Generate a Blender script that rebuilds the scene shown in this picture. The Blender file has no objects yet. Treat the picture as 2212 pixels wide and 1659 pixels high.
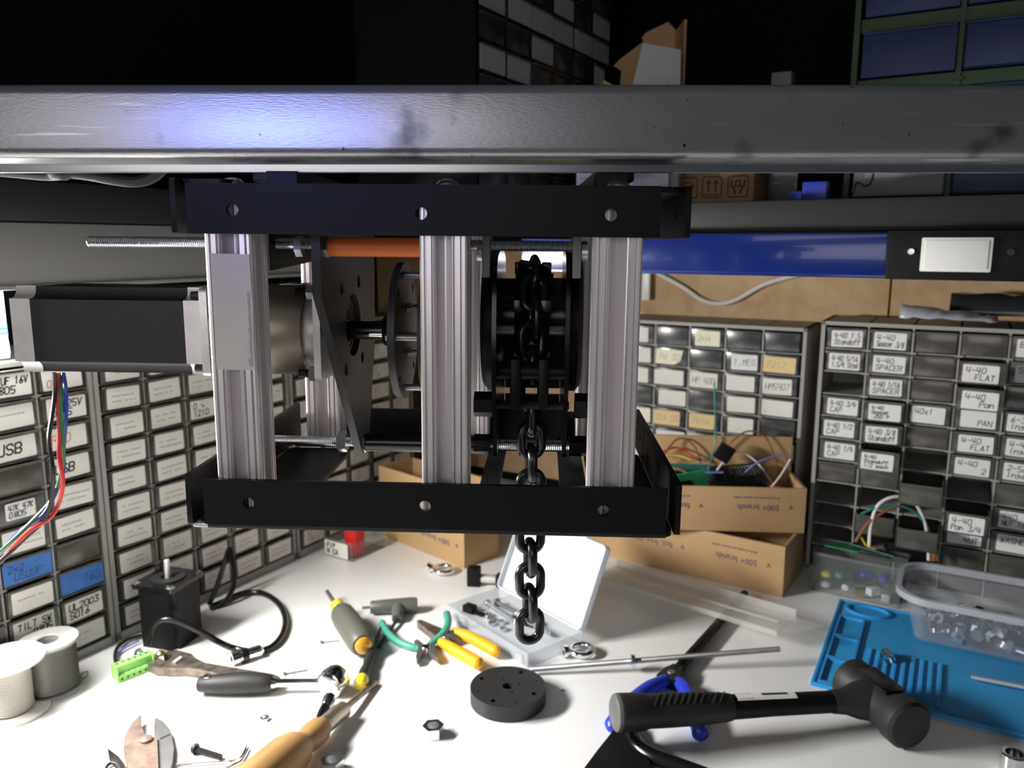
import bpy, bmesh, math, random
from mathutils import Vector, Matrix
from mathutils.geometry import tessellate_polygon
R = math.radians
random.seed(7)
SC = bpy.context.scene
COL = SC.collection

# ------------------------------------------------------------------ camera
FPX, CX, CY, CAMH, PITCH = 1720.0, 1106.0, 829.5, 0.46, R(10)
CAM = Vector((0, 0, CAMH))
cd = bpy.data.cameras.new('camera')
cam = bpy.data.objects.new('camera', cd); COL.objects.link(cam)
cam.location = CAM; cam.rotation_euler = (R(90) - PITCH, 0, 0)
cd.sensor_width = 36; cd.lens = 36 * FPX / 2212; cd.clip_start = .01
cd.dof.use_dof = True; cd.dof.focus_distance = .45; cd.dof.aperture_fstop = 13
SC.camera = cam
# ------------------------------------------------------------------ light
SC.view_settings.view_transform = 'Standard'; SC.view_settings.look = 'None'
SC.view_settings.gamma = 1; SC.view_settings.use_curve_mapping = False
SC.view_settings.exposure = 0.0
w = bpy.data.worlds.new('world'); SC.world = w; w.use_nodes = True
w.node_tree.nodes['Background'].inputs[0].default_value = (.75, .85, 1, 1)
w.node_tree.nodes['Background'].inputs[1].default_value = .035
def area(name, loc, target, sx, sy, power, col, spread=180):
    l = bpy.data.lights.new(name, 'AREA'); l.shape = 'RECTANGLE'; l.size = sx; l.size_y = sy
    l.energy = power; l.color = col; l.spread = R(spread)
    o = bpy.data.objects.new(name, l); COL.objects.link(o); o.location = loc
    o.rotation_euler = (Vector(target) - Vector(loc)).to_track_quat('-Z', 'Y').to_euler()
    return o
area('front_fill_light', (-.55, -1.0, .62), (0, .45, .42), 1.0, .7, 4.9, (1, .95, .94))  # unseen soft fill added behind the camera to brighten the front faces
area('tube_glow_light', (-.38, -.45, .60), (-.123, .42, .532), .13, .05, .017, (.08, .17, 1), 14)  # added narrow blue light, aimed to put a blue glow on the steel tube
# ------------------------------------------------------------------ room axes
ANG = R(30)
U = Vector((math.sin(ANG), math.cos(ANG), 0))          # along the left wall, away from the camera
V = Vector((-U.y, U.x, 0))                             # along the back wall, to the left
N = Vector((U.y, -U.x, 0))                             # out of the left wall
A0 = Vector((-.4938, .8117, 0))                        # foot of the left cabinets
Q0 = Vector((.42, 1.13, 0))                            # foot of the back cabinets
def ray(px, py):
    a = (px - CX) / FPX; b = (py - CY) / FPX
    s, c = math.sin(PITCH), math.cos(PITCH)
    return Vector((a, c - b * s, -s - b * c))
def D(px, py, z=0.0):
    d = ray(px, py); return CAM + d * ((z - CAMH) / d.z)
def AY(px, py, y):
    d = ray(px, py); return CAM + d * (y / d.y)
def AP(px, py, q, n):
    d = ray(px, py); return CAM + d * ((q - CAM).dot(n) / d.dot(n))
def frame(o, x, up=(0, 0, 1)):
    x = Vector(x).normalized(); up = Vector(up)
    y = up.cross(x).normalized(); z = x.cross(y)
    M = Matrix((x, y, z)).transposed().to_4x4(); M.translation = Vector(o); return M
def between(a, b): return frame(a, Vector(b) - Vector(a)), (Vector(b) - Vector(a)).length
def rot(axis, deg): return Matrix.Rotation(R(deg), 4, axis)
def tr(*p): return Matrix.Translation(Vector(p))
# ------------------------------------------------------------------ materials
MATS = {}
def mat(name, col, rough=.5, metal=0, col2=None, scale=60, lo=.4, hi=.65, bump=0, bscale=None, coat=0, trans=0,
        alpha=1, emit=0, spec=.5, stretch=None, detail=4):
    m = bpy.data.materials.new(name); m.use_nodes = True
    nt = m.node_tree; b = nt.nodes['Principled BSDF']; L = nt.links.new
    b.inputs['Base Color'].default_value = (*col, 1); b.inputs['Roughness'].default_value = rough
    b.inputs['Metallic'].default_value = metal; b.inputs['Coat Weight'].default_value = coat
    b.inputs['Transmission Weight'].default_value = trans; b.inputs['Alpha'].default_value = alpha
    b.inputs['Specular IOR Level'].default_value = spec
    if emit: b.inputs['Emission Color'].default_value = (*col, 1); b.inputs['Emission Strength'].default_value = emit
    if col2 or bump:
        tc = nt.nodes.new('ShaderNodeTexCoord'); mp = nt.nodes.new('ShaderNodeMapping')
        L(tc.outputs['Object'], mp.inputs[0])
        if stretch: mp.inputs['Scale'].default_value = stretch
        if col2:
            n = nt.nodes.new('ShaderNodeTexNoise'); n.inputs['Scale'].default_value = scale; n.inputs['Detail'].default_value = detail
            r = nt.nodes.new('ShaderNodeValToRGB'); r.color_ramp.elements[0].position = lo; r.color_ramp.elements[1].position = hi
            r.color_ramp.elements[0].color = (*col, 1); r.color_ramp.elements[1].color = (*col2, 1)
            L(mp.outputs[0], n.inputs['Vector']); L(n.outputs['Fac'], r.inputs[0]); L(r.outputs[0], b.inputs['Base Color'])
        if bump:
            n2 = nt.nodes.new('ShaderNodeTexNoise'); n2.inputs['Scale'].default_value = bscale or scale * 4; n2.inputs['Detail'].default_value = 3
            bp = nt.nodes.new('ShaderNodeBump'); bp.inputs['Strength'].default_value = bump; bp.inputs['Distance'].default_value = .001
            L(mp.outputs[0], n2.inputs['Vector']); L(n2.outputs['Fac'], bp.inputs['Height']); L(bp.outputs[0], b.inputs['Normal'])
    MATS[name] = m; return m
def clear(name, col, amount, rough=.08):                # clear or frosted sheet plastic: part see-through, part glossy film
    m = mat(name, col, rough, spec=.6); nt = m.node_tree; b = nt.nodes['Principled BSDF']
    out = nt.nodes['Material Output']; t = nt.nodes.new('ShaderNodeBsdfTransparent'); mx = nt.nodes.new('ShaderNodeMixShader')
    t.inputs[0].default_value = (.95, .96, .97, 1)
    mx.inputs[0].default_value = amount
    nt.links.new(t.outputs[0], mx.inputs[1]); nt.links.new(b.outputs[0], mx.inputs[2]); nt.links.new(mx.outputs[0], out.inputs[0])
    return m
mat('desk_white', (.88, .88, .875), .28, col2=(.85, .85, .845), scale=9, bump=.02, bscale=300)
mat('steel_zinc', (.30, .30, .32), .36, .85, (.20, .20, .215), 14, .35, .7, .12, 500, stretch=(.35, 2, 2))
mat('steel_dark', (.03, .03, .03), .5, .3)
mat('alu', (.93, .88, .89), .27, .3)
mat('alu_cast', (.78, .765, .75), .38, .55, (.70, .685, .67), 90)
mat('zinc', (.72, .75, .78), .28, 1)
mat('chrome', (.88, .88, .88), .12, 1)
mat('iron', (.32, .27, .23), .42, .8, (.16, .13, .11), 120)
mat('rust', (.30, .22, .18), .5, .5, (.20, .14, .11), 90)
mat('greysteel', (.34, .34, .34), .4, .8, (.3, .3, .3), 80)
mat('brass', (.75, .58, .3), .35, 1)
mat('black_plastic', (.006, .006, .0065), .45, spec=.22, bump=.08, bscale=900)
mat('black_print', (.007, .007, .008), .5, spec=.2, bump=.06, bscale=900, stretch=(.05, .05, 2))
mat('black_gloss', (.006, .006, .007), .22)
mat('black_chain', (.014, .014, .015), .27, .2, spec=.7)
mat('black_rubber', (.018, .018, .018), .55)
mat('charcoal', (.021, .021, .022), .5, bump=.1, bscale=700)
mat('motor_black', (.012, .012, .013), .5, bump=.1, bscale=600, stretch=(20, 1, 1))
mat('gear_bronze', (.26, .225, .18), .38, .8)
mat('orange', (.80, .17, .018), .5, bump=.1, bscale=500)
mat('tan_board', (.60, .42, .23), .75, col2=(.51, .345, .18), scale=45, bump=.3, bscale=350)
mat('cardboard', (.53, .345, .17), .8, col2=(.485, .31, .145), scale=12, bump=.05)
mat('cardboard_edge', (.33, .21, .10), .9, col2=(.18, .11, .05), scale=500)
mat('box_ink', (.10, .08, .16), .8)
mat('black_ink', (.02, .02, .02), .8)
mat('grey_ink', (.34, .33, .32), .8)
mat('red_ink', (.75, .12, .07), .8)
mat('paper', (.80, .79, .74), .7, col2=(.74, .73, .68), scale=30)
mat('paper_cool', (.78, .78, .78), .6)
mat('paper_shaded', (.50, .50, .50), .65)  # white paper up on the shelf, with the dimness there put into its colour
mat('paper_tan', (.78, .60, .30), .7)
mat('paper_yellow', (.86, .84, .66), .7)
mat('blue_tape', (.035, .15, .48), .6, col2=(.05, .19, .55), scale=60)
mat('cab_grey', (.33, .33, .31), .5, bump=.05, bscale=500)
mat('cab_black', (.004, .004, .004), .6, spec=.15)
mat('drawer_smoke', (.075, .071, .06), .22, col2=(.17, .165, .145), scale=35, lo=.5, hi=.8, coat=.3)
mat('drawer_dark', (.045, .047, .05), .25, col2=(.14, .145, .15), scale=45, lo=.5, hi=.85, coat=.3)
mat('drawer_blue', (.009, .024, .09), .5, col2=(.012, .03, .115), scale=20)
mat('green_frame', (.028, .062, .028), .55)
mat('grey_panel', (.28, .28, .27), .55)
mat('wall_grey', (.014, .0135, .013), .8, spec=.1, bump=.1)
mat('dark_wall', (.008, .008, .008), .8, spec=.1)
mat('lamp_blue', (.006, .019, .15), .2, coat=.4)
mat('lamp_grey', (.25, .25, .24), .5)
mat('switch_white', (.82, .82, .81), .35)
mat('white_plastic', (.80, .80, .79), .35)
mat('lamp_glow', (1, .96, .88), emit=14)
mat('screen', (.9, .95, 1), emit=3)
mat('screen_blue', (.12, .36, .9), emit=1)
mat('screen_pale', (.5, .72, 1), emit=1)
mat('sticker', (.82, .76, .76), .55, col2=(.76, .70, .73), scale=35)
mat('sticker_torn', (.50, .48, .60), .6)
mat('yellow', (.85, .63, .03), .3, coat=.4)
mat('amber', (.75, .36, .03), .15, coat=.6)
mat('grip_grey', (.105, .108, .09), .45, bump=.1)
mat('grey_plastic', (.11, .113, .105), .42)
mat('mint', (.07, .36, .27), .35)
mat('orange_grip', (.90, .45, .015), .4)
mat('wood', (.40, .225, .085), .5, col2=(.27, .135, .045), scale=40, stretch=(.25, 2, 2))
mat('ferrule', (.42, .38, .33), .35, .9)
mat('green_block', (.30, .68, .17), .4)
mat('blue_grip', (.02, .05, .50), .35)
mat('mat_blue', (.025, .30, .64), .5, col2=(.03, .32, .67), scale=30)
mat('wire_red', (.65, .03, .03), .35); mat('wire_black', (.012, .012, .012), .35); mat('wire_blue', (.02, .05, .35), .35)
mat('wire_green', (.05, .22, .08), .35); mat('wire_white', (.80, .79, .75), .45); mat('wire_yellow', (.75, .55, .05), .4)
mat('wire_brown', (.24, .10, .05), .45); mat('wire_orange', (.7, .22, .04), .4); mat('wire_violet', (.22, .24, .62), .4)
mat('wire_grey', (.4, .4, .4), .45); mat('wire_teal', (.03, .28, .24), .4)
mat('pcb_green', (.015, .19, .08), .4, col2=(.03, .26, .12), scale=200)
mat('pcb_teal', (.01, .11, .09), .4, col2=(.03, .2, .15), scale=250)
mat('red_plastic', (.70, .02, .02), .4)
mat('solder', (.36, .355, .33), .4, .7, bump=.2, bscale=600, stretch=(.2, .2, 4))
mat('spool_white', (.84, .83, .80), .4)
mat('wire_wound', (.62, .60, .54), .5)
mat('spool_grey', (.40, .40, .39), .45, col2=(.5, .5, .49), scale=40)
mat('hose', (.05, .05, .046), .45)
mat('bag_grey', (.30, .31, .34), .3, col2=(.46, .47, .52), scale=25, coat=.5)
mat('bag_dark', (.03, .03, .035), .3, coat=.4)
clear('clear_lid', (.83, .86, .92), .72, .3)
clear('clear_tray', (.84, .87, .92), .22, .12)
clear('clear_film', (.86, .84, .80), .22, .12)
clear('clear_tub', (.62, .64, .70), .13, .1)
clear('tub_rim', (.70, .72, .78), .5, .2)
clear('clear_bin', (.55, .6, .58), .09, .08)
# ------------------------------------------------------------------ mesh builder
class MB:
    def __init__(s, M=None): s.v = []; s.f = []; s.m = []; s.cur = 0; s.M = M or Matrix()
    def add(s, vs, fs):
        b = len(s.v); s.v += [tuple(s.M @ Vector(v)) for v in vs]
        s.f += [[b + i for i in f] for f in fs]; s.m += [s.cur] * len(fs); return s
    def at(s, M): s.M = M; return s
    def mi(s, i): s.cur = i; return s
    def box(s, x0, x1, y0, y1, z0, z1, b=0):
        if x0 > x1: x0, x1 = x1, x0
        if y0 > y1: y0, y1 = y1, y0
        if z0 > z1: z0, z1 = z1, z0
        if not b:
            vs = [(x, y, z) for x in (x0, x1) for y in (y0, y1) for z in (z0, z1)]
            return s.add(vs, [(0, 1, 3, 2), (4, 6, 7, 5), (0, 4, 5, 1), (2, 3, 7, 6), (0, 2, 6, 4), (1, 5, 7, 3)])
        b = min(b, (x1 - x0) / 2.01, (y1 - y0) / 2.01, (z1 - z0) / 2.01)
        bm = bmesh.new(); bmesh.ops.create_cube(bm, size=1)
        for v in bm.verts: v.co = Vector(((x0 + x1) / 2 + v.co.x * (x1 - x0), (y0 + y1) / 2 + v.co.y * (y1 - y0), (z0 + z1) / 2 + v.co.z * (z1 - z0)))
        bmesh.ops.bevel(bm, geom=bm.edges[:], offset=b, segments=2, profile=.6, affect='EDGES')
        bm.verts.ensure_lookup_table()
        s.add([v.co[:] for v in bm.verts], [[v.index for v in f.verts] for f in bm.faces]); bm.free(); return s
    def prism(s, loops, z0, z1):                         # loops of 2D points in xy, the first is the outline, the rest holes
        pts = [Vector((p[0], p[1], 0)) for l in loops for p in l]
        tri = tessellate_polygon([[Vector((p[0], p[1], 0)) for p in l] for l in loops]); n = len(pts)
        vs = [(p.x, p.y, z0) for p in pts] + [(p.x, p.y, z1) for p in pts]
        fs = [tuple(t) for t in tri] + [tuple(n + i for i in reversed(t)) for t in tri]
        k = 0
        for l in loops:
            m = len(l)
            for i in range(m): j = (i + 1) % m; fs.append((k + i, k + j, n + k + j, n + k + i))
            k += m
        return s.add(vs, fs)
    def lathe(s, prof, n=24, axis='z'):                  # prof: (radius, height) pairs; turned about z, then laid along the axis
        vs = []; fs = []; rings = []
        for r, h in prof:
            if r < 1e-6: vs.append((0, 0, h)); rings.append([len(vs) - 1])
            else:
                rings.append(list(range(len(vs), len(vs) + n)))
                vs += [(r * math.cos(2 * math.pi * i / n), r * math.sin(2 * math.pi * i / n), h) for i in range(n)]
        for a, b in zip(rings, rings[1:]):
            for i in range(n):
                j = (i + 1) % n
                if len(a) == 1 and len(b) == 1: continue
                if len(a) == 1: fs.append((a[0], b[i], b[j]))
                elif len(b) == 1: fs.append((a[i], b[0], a[j]))
                else: fs.append((a[i], b[i], b[j], a[j]))
        if axis == 'x': vs = [(h, x, y) for x, y, h in vs]
        if axis == 'y': vs = [(y, h, x) for x, y, h in vs]
        return s.add(vs, fs)
    def cyl(s, r, h0, h1, n=24, axis='z', b=0):
        p = [(0, h0), (r - b, h0), (r, h0 + b), (r, h1 - b), (r - b, h1), (0, h1)] if b else [(0, h0), (r, h0), (r, h1), (0, h1)]
        return s.lathe(p, n, axis)
    def ring(s, r0, r1, h0, h1, n=24, axis='z'):
        return s.lathe([(r0, h0), (r1, h0), (r1, h1), (r0, h1), (r0, h0)], n, axis)
    def thread(s, r, h0, h1, pitch=.0013, n=14, axis='x'):
        k = max(2, int((h1 - h0) / pitch)); p = [(0, h0)]
        for i in range(k): z = h0 + (h1 - h0) * i / k; p += [(r * .86, z), (r, z + (h1 - h0) / k / 2)]
        p += [(r * .86, h1), (0, h1)]; return s.lathe(p, n, axis)
    def tube(s, pts, r, n=10, close=False, sy=1.0):
        pts = [Vector(p) for p in pts]; m = len(pts); rs = r if isinstance(r, (list, tuple)) else [r] * m
        vs = []; fs = []; prev = None
        for i, p in enumerate(pts):
            t = (pts[(i + 1) % m] - pts[i - 1]) if close else (pts[min(i + 1, m - 1)] - pts[max(i - 1, 0)])
            t.normalize()
            if prev is None: a = t.cross(Vector((0, 0, 1))); a = a if a.length > .05 else t.cross(Vector((0, 1, 0)))
            else: a = prev - t * prev.dot(t)
            a.normalize(); prev = a; c = t.cross(a)
            vs += [p + (a * math.cos(2 * math.pi * k / n) + c * sy * math.sin(2 * math.pi * k / n)) * rs[i] for k in range(n)]
        for i in range(m if close else m - 1):
            j = (i + 1) % m
            for k in range(n): l = (k + 1) % n; fs.append((i * n + k, i * n + l, j * n + l, j * n + k))
        if not close: fs += [tuple(range(n)), tuple(reversed(range((m - 1) * n, m * n)))]
        return s.add(vs, fs)
    def sphere(s, r, c=(0, 0, 0), n=14, sz=1):
        M0 = s.M; s.M = M0 @ tr(*c); k = n // 2
        s.lathe([(r * math.sin(math.pi * i / k), -r * sz * math.cos(math.pi * i / k)) for i in range(k + 1)], n); s.M = M0; return s
    def build(s, name, mats, parent=None, M=None, ang=38, recalc=True):
        me = bpy.data.meshes.new(name); me.from_pydata(s.v, [], s.f)
        for m in (mats if isinstance(mats, (list, tuple)) else [mats]): me.materials.append(MATS[m])
        me.polygons.foreach_set('material_index', s.m); me.polygons.foreach_set('use_smooth', [True] * len(s.f))
        if recalc:
            bm = bmesh.new(); bm.from_mesh(me); bmesh.ops.recalc_face_normals(bm, faces=bm.faces[:]); bm.to_mesh(me); bm.free()
        me.set_sharp_from_angle(angle=R(ang)); me.update()
        o = bpy.data.objects.new(name, me); COL.objects.link(o)
        if parent: o.parent = parent
        if M is not None: o.matrix_local = M
        return o
def curve_pts(pts, k=8, close=False):                    # Catmull-Rom through the points
    P = [Vector(p) for p in pts]; n = len(P); out = []
    for i in range(n if close else n - 1):
        g = lambda j: P[j % n] if close else P[max(0, min(n - 1, j))]
        a, b, c, d = g(i - 1), g(i), g(i + 1), g(i + 2)
        for q in range(k):
            t = q / k; out.append(.5 * ((2 * b) + (c - a) * t + (2 * a - 5 * b + 4 * c - d) * t * t + (3 * b - a - 3 * c + d) * t ** 3))
    if not close: out.append(P[-1])
    return out
def circ(x, y, r, n=16, a0=0): return [(x + r * math.cos(a0 + 2 * math.pi * i / n), y + r * math.sin(a0 + 2 * math.pi * i / n)) for i in range(n)]
def rrect(x0, x1, y0, y1, r, k=4):
    o = []
    for cx, cy, a in ((x1 - r, y1 - r, 0), (x0 + r, y1 - r, 90), (x0 + r, y0 + r, 180), (x1 - r, y0 + r, 270)):
        for i in range(k + 1): t = R(a + 90 * i / k); o.append((cx + r * math.cos(t), cy + r * math.sin(t)))
    return o
def tag(o, label=None, cat=None, group=None, kind=None):
    for k, x in (('label', label), ('category', cat), ('group', group), ('kind', kind)):
        if x: o[k] = x
    return o
def thing(name, label, cat, M=None, group=None):
    o = bpy.data.objects.new(name, None); COL.objects.link(o); o.empty_display_size = .01
    if M is not None: o.matrix_world = M
    return tag(o, label, cat, group)
def struct(name, mb, m): return tag(mb.build(name, m), kind='structure')
# ------------------------------------------------------------------ a stroke alphabet for handwriting, on a 4 x 6 grid
GL = {'0': '10 01 05 16 36 45 41 30 10', '1': '15 26 20', '2': '05 16 36 45 44 00 40', '3': '06 46 23 33 42 41 30 10 01', '4': '06 02 42|36 30',
 '5': '46 06 03 33 42 41 30 10 00', '6': '36 13 01 10 30 41 42 33 12', '7': '06 46 10', '8': '23 14 15 26 36 45 44 23 12 11 20 30 41 42 23', '9': '43 13 04 05 16 36 45 40',
 'A': '00 26 40|12 32', 'B': '00 06 36 45 44 33 03|33 42 41 30 00', 'C': '45 36 16 05 01 10 30 41', 'D': '00 06 26 44 42 20 00', 'E': '46 06 00 40|03 33',
 'F': '46 06 00|03 33', 'G': '45 36 16 05 01 10 30 41 43 23', 'H': '06 00|46 40|03 43', 'I': '26 20', 'K': '06 00|46 03 40', 'L': '06 00 40', 'M': '00 06 23 46 40',
 'N': '00 06 40 46', 'O': '10 01 05 16 36 45 41 30 10', 'P': '00 06 36 45 44 33 03', 'R': '00 06 36 45 44 33 03|23 40', 'S': '45 36 16 05 04 13 33 42 41 30 10 01',
 'T': '06 46|26 20', 'U': '06 01 10 30 41 46', 'V': '06 20 46', 'W': '06 10 23 30 46', 'X': '06 40|46 00', '-': '03 43', '/': '00 46', '.': '20 21', ' ': '',
 'e': '02 42 43 34 14 03 01 10 40', 'a': '43 14 03 01 10 41|44 41 40', 'n': '04 00|02 24 43 40', 'm': '04 00|03 14 22 20|23 34 43 40', 'o': '10 01 03 14 34 43 41 30 10',
 'c': '43 34 14 03 01 10 30 41', 'r': '04 00|02 14 34', 's': '43 14 03 32 41 10 00', 't': '16 11 20 40|04 34', 'i': '24 20', 'l': '26 20', 'u': '04 01 10 30 44 40', 'p': '04 00|03 24 43 41 20 01',
 'w': '04 10 22 30 44', 'd': '46 40|42 14 02 10 41', 'f': '45 26 15 10|04 34', 'x': '04 40|44 00', '~': '03 14 22 31 42', 'k': '06 00|34 02 40'}
def scrawl(mb, text, x, y, h, wid=None, thick=.0006, jit=.25, z=0.0, lean=.12):
    """strokes in the local xz plane, facing -y"""
    sc = h / 6; adv = (wid / max(1, len(text))) if wid else sc * 5.6; sx = adv / 5.6
    for i, ch in enumerate(text):
        for st in GL.get(ch, GL.get(ch.upper(), '')).split('|'):
            pts = [(x + i * adv + (int(p[0]) + random.uniform(-jit, jit)) * sx + int(p[1]) * sc * lean, y + (int(p[1]) + random.uniform(-jit, jit)) * sc) for p in st.split()]
            for (ax, ay), (bx, by) in zip(pts, pts[1:]):
                dx, dy = bx - ax, by - ay; l = math.hypot(dx, dy) or 1e-6; nx, ny = -dy / l * thick / 2, dx / l * thick / 2; ex, ey = dx / l * thick * .4, dy / l * thick * .4
                q = [(ax + nx - ex, z, ay + ny - ey), (ax - nx - ex, z, ay - ny - ey), (bx - nx + ex, z, by - ny + ey), (bx + nx + ex, z, by + ny + ey)]
                mb.add(q, [(0, 1, 2, 3)])
def printed(mb, x, y, wid, h, z=0.0):
    """a line of print too small to read: short dashes"""
    p = x
    while p < x + wid:
        l = random.uniform(.6, 1.8) * h
        if random.random() < .85: mb.add([(p, z, y), (p + l, z, y), (p + l, z, y + h * .62), (p, z, y + h * .62)], [(0, 1, 2, 3)])
        p += l + h * .35
def type_mesh(mb, text, size, M, sx=1.0):
    c = bpy.data.curves.new('print', 'FONT'); c.body = text; c.size = size; c.align_x = 'LEFT'; c.resolution_u = 2
    o = bpy.data.objects.new('print', c); me = bpy.data.meshes.new_from_object(o)
    M0 = mb.M; mb.M = M0 @ M; mb.add([(v.co.x * sx, v.co.y, v.co.z) for v in me.vertices], [list(p.vertices) for p in me.polygons]); mb.M = M0
    bpy.data.objects.remove(o); bpy.data.curves.remove(c); bpy.data.meshes.remove(me)
# ================================================================== the setting
CORNER = A0 + U * (.7327 + .125) - N * .24
def along(o, x, mb=None): return frame(o, x)
struct('wall_left', MB(frame(CORNER + Vector((0, 0, -.8)), U)).box(-2.2, .02, 0, .02, 0, 2.2), 'wall_grey')
struct('wall_back', MB(frame(CORNER + Vector((0, 0, -.8)), -V)).box(-.02, 2.2, 0, .02, 0, 2.2), 'dark_wall')
# white bench top
desk = thing('workbench', 'white laminate workbench top covered with scattered tools', 'workbench')
MB().prism([[(-1.15, .12), (1.5, .12)] + [tuple((CORNER - V * 1.75 - U * .002)[:2]), tuple((CORNER - U * .002 + N * .002)[:2]), tuple((CORNER - U * 1.5 + N * .002)[:2])]], -.03, 0).build('bench_top', 'desk_white', desk)
# particle boards on the back wall: a seam between the two sheets
for i, (t0, t1) in enumerate(((-.03, .965), (.968, 1.72))):
    o = MB().box(t0, t1, -.0125, -.0006, .02, .46).build('particle_board', 'tan_board', None, frame(CORNER, -V))
    tag(o, ('tan particle board sheet on the back wall, left of the seam', 'tan particle board sheet on the back wall, right of the seam')[i], 'board', 'particle boards on the back wall')
for px, py in ((1552, 640), (1665, 643), (1722, 648), (1958, 650), (1415, 635)):
    p = AP(px, py, CORNER - U * .0123, U)
    if p.z < .46: tag(MB(frame(p, -V)).lathe([(0, -.0), (.0028, 0), (.0028, .002), (0, .002)], 10, 'y').build('board_screw', 'steel_dark'), 'small dark screw head sunk in the tan particle board', 'screw', 'screws in the particle board')
# ------------------------------------------------------------------ drawer cabinets
def label_mesh(spec):
    """spec = (style, lines, opts): one drawer label, with its writing, in the local xz plane around (0,0)"""
    st, lines = spec[0], spec[1]; opt = spec[2] if len(spec) > 2 else {}
    w_, h_ = opt.get('w', .0425), opt.get('h', .0232)
    paper = {'w': 'paper', 'c': 'paper_cool', 'p': 'paper', 'b': 'blue_tape', 'y': 'paper_tan', 'l': 'paper_yellow', 'g': 'paper_shaded'}[st]
    ink = opt.get('ink', 'grey_ink' if st in 'pbyl' else 'black_ink')
    mb = MB(); mb.M = Matrix(((1, 0, 0, 0), (0, 0, -1, 0), (0, 1, 0, 0), (0, 0, 0, 1)))
    if opt.get('cut'): mb.prism([[(-w_ / 2, -h_ / 2), (w_ * .2, -h_ / 2), (w_ * .42, -h_ * .2), (w_ / 2, h_ / 2), (-w_ / 2, h_ / 2)]], 0, .0004)
    else: mb.prism([rrect(-w_ / 2, w_ / 2, -h_ / 2, h_ / 2, .0016, 3)], 0, .0004)
    mb.M = Matrix(); mb.mi(1)
    if st == 'p' and lines is None:
        for k in range(opt.get('n', 2)): printed(mb, -w_ * .36, h_ * (.08 - .26 * k), w_ * random.uniform(.55, .75), .0021, -.00055)
    else:
        k = len(lines)
        for i, t in enumerate(lines):
            if not t: continue
            hh = opt.get('size', min(.0105, h_ * .78 / k * .8)); yy = h_ * .40 - (i + 1) * (h_ * .80 / k) + (h_ * .80 / k - hh) / 2
            wid = min(w_ * .84, len(t) * hh * .80); x0 = opt.get('x', -w_ * .40)
            if opt.get('right') and i: x0 = w_ * .42 - wid
            scrawl(mb, t, x0, yy, hh, wid, opt.get('t', .00095), z=-.00055)
    return mb, [paper, ink]
def cabinet(name, label, origin, xdir, cols, rows, pw, ph, depth, spec, frame_mat='cab_grey', drawer='drawer_smoke', pull=None, skip=(), cat='cabinet', lipm=None, edge=.006, base=.008, t=.0022, th=.0016, gap=(.0045, .0035)):
    M = frame(origin, xdir); root = thing(name, label, cat, M); W, Hh = cols * pw + 2 * edge, rows * ph + base + edge
    b = MB()
    b.box(-.0, edge - .001, 0, depth, 0, Hh); b.box(W - edge + .001, W, 0, depth, 0, Hh)
    b.box(0, W, 0, depth, Hh - edge + .001, Hh); b.box(0, W, 0, depth, 0, base - .001); b.box(0, W, depth - .004, depth, 0, Hh)
    for c in range(1, cols): b.box(edge + c * pw - t / 2, edge + c * pw + t / 2, .001, depth, 0, Hh)
    for r in range(1, rows):
        b.box(edge, W - edge, .003, depth, base + r * ph - th / 2, base + r * ph + th / 2)
        for c in range(1, cols): b.box(edge + c * pw - .005, edge + c * pw + .005, .0004, .006, base + r * ph - .0012, base + r * ph + .0012)
    b.build('body', frame_mat, root)
    dw, dh = pw - gap[0], ph - gap[1]
    def tray(mb):
        mb.box(-dw / 2, dw / 2, .001, .0032, -dh / 2, dh / 2 - .0006, .0005)
        mb.box(-dw / 2, dw / 2, -.0035, .0015, dh / 2 - .0022, dh / 2, .0006)           # finger lip along the top
        mb.box(-dw / 2, -dw / 2 + .0015, .001, .09, -dh / 2, dh / 2 - .004); mb.box(dw / 2 - .0015, dw / 2, .001, .09, -dh / 2, dh / 2 - .004)
        mb.box(-dw / 2, dw / 2, .001, .09, -dh / 2, -dh / 2 + .0015); return mb
    src = {}
    for r in range(rows):
        for c in range(cols):
            sp = spec(c, rows - 1 - r)                      # row 0 is the top row
            if sp is None or (c, rows - 1 - r) in skip: continue
            dm = sp[2].get('drawer', drawer) if len(sp) > 2 else drawer
            if dm not in src: o = src[dm] = tray(MB()).build('drawer', dm)
            else: o = src[dm].copy(); COL.objects.link(o)
            py_ = -(pull or {}).get((c, rows - 1 - r), random.uniform(0, .0025))
            o.parent = root; o.location = (edge + (c + .5) * pw, py_, base + (r + .5) * ph)
            if sp[0] == 'n': continue
            mb, ms = label_mesh(sp); opt = sp[2] if len(sp) > 2 else {}
            lo = mb.build('drawer_label', ms, o, recalc=False)
            lo.location = (opt.get('dx', random.uniform(-.0015, .0015)), .0004, opt.get('dz', -.0008)); lo.rotation_euler = (0, R(opt.get('rot', random.uniform(-1.5, 1.5))), 0)
    return root
PW, PH = .055, .0305
def P_(n=2, **k): return ('p', None, dict(n=n, **k))
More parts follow.
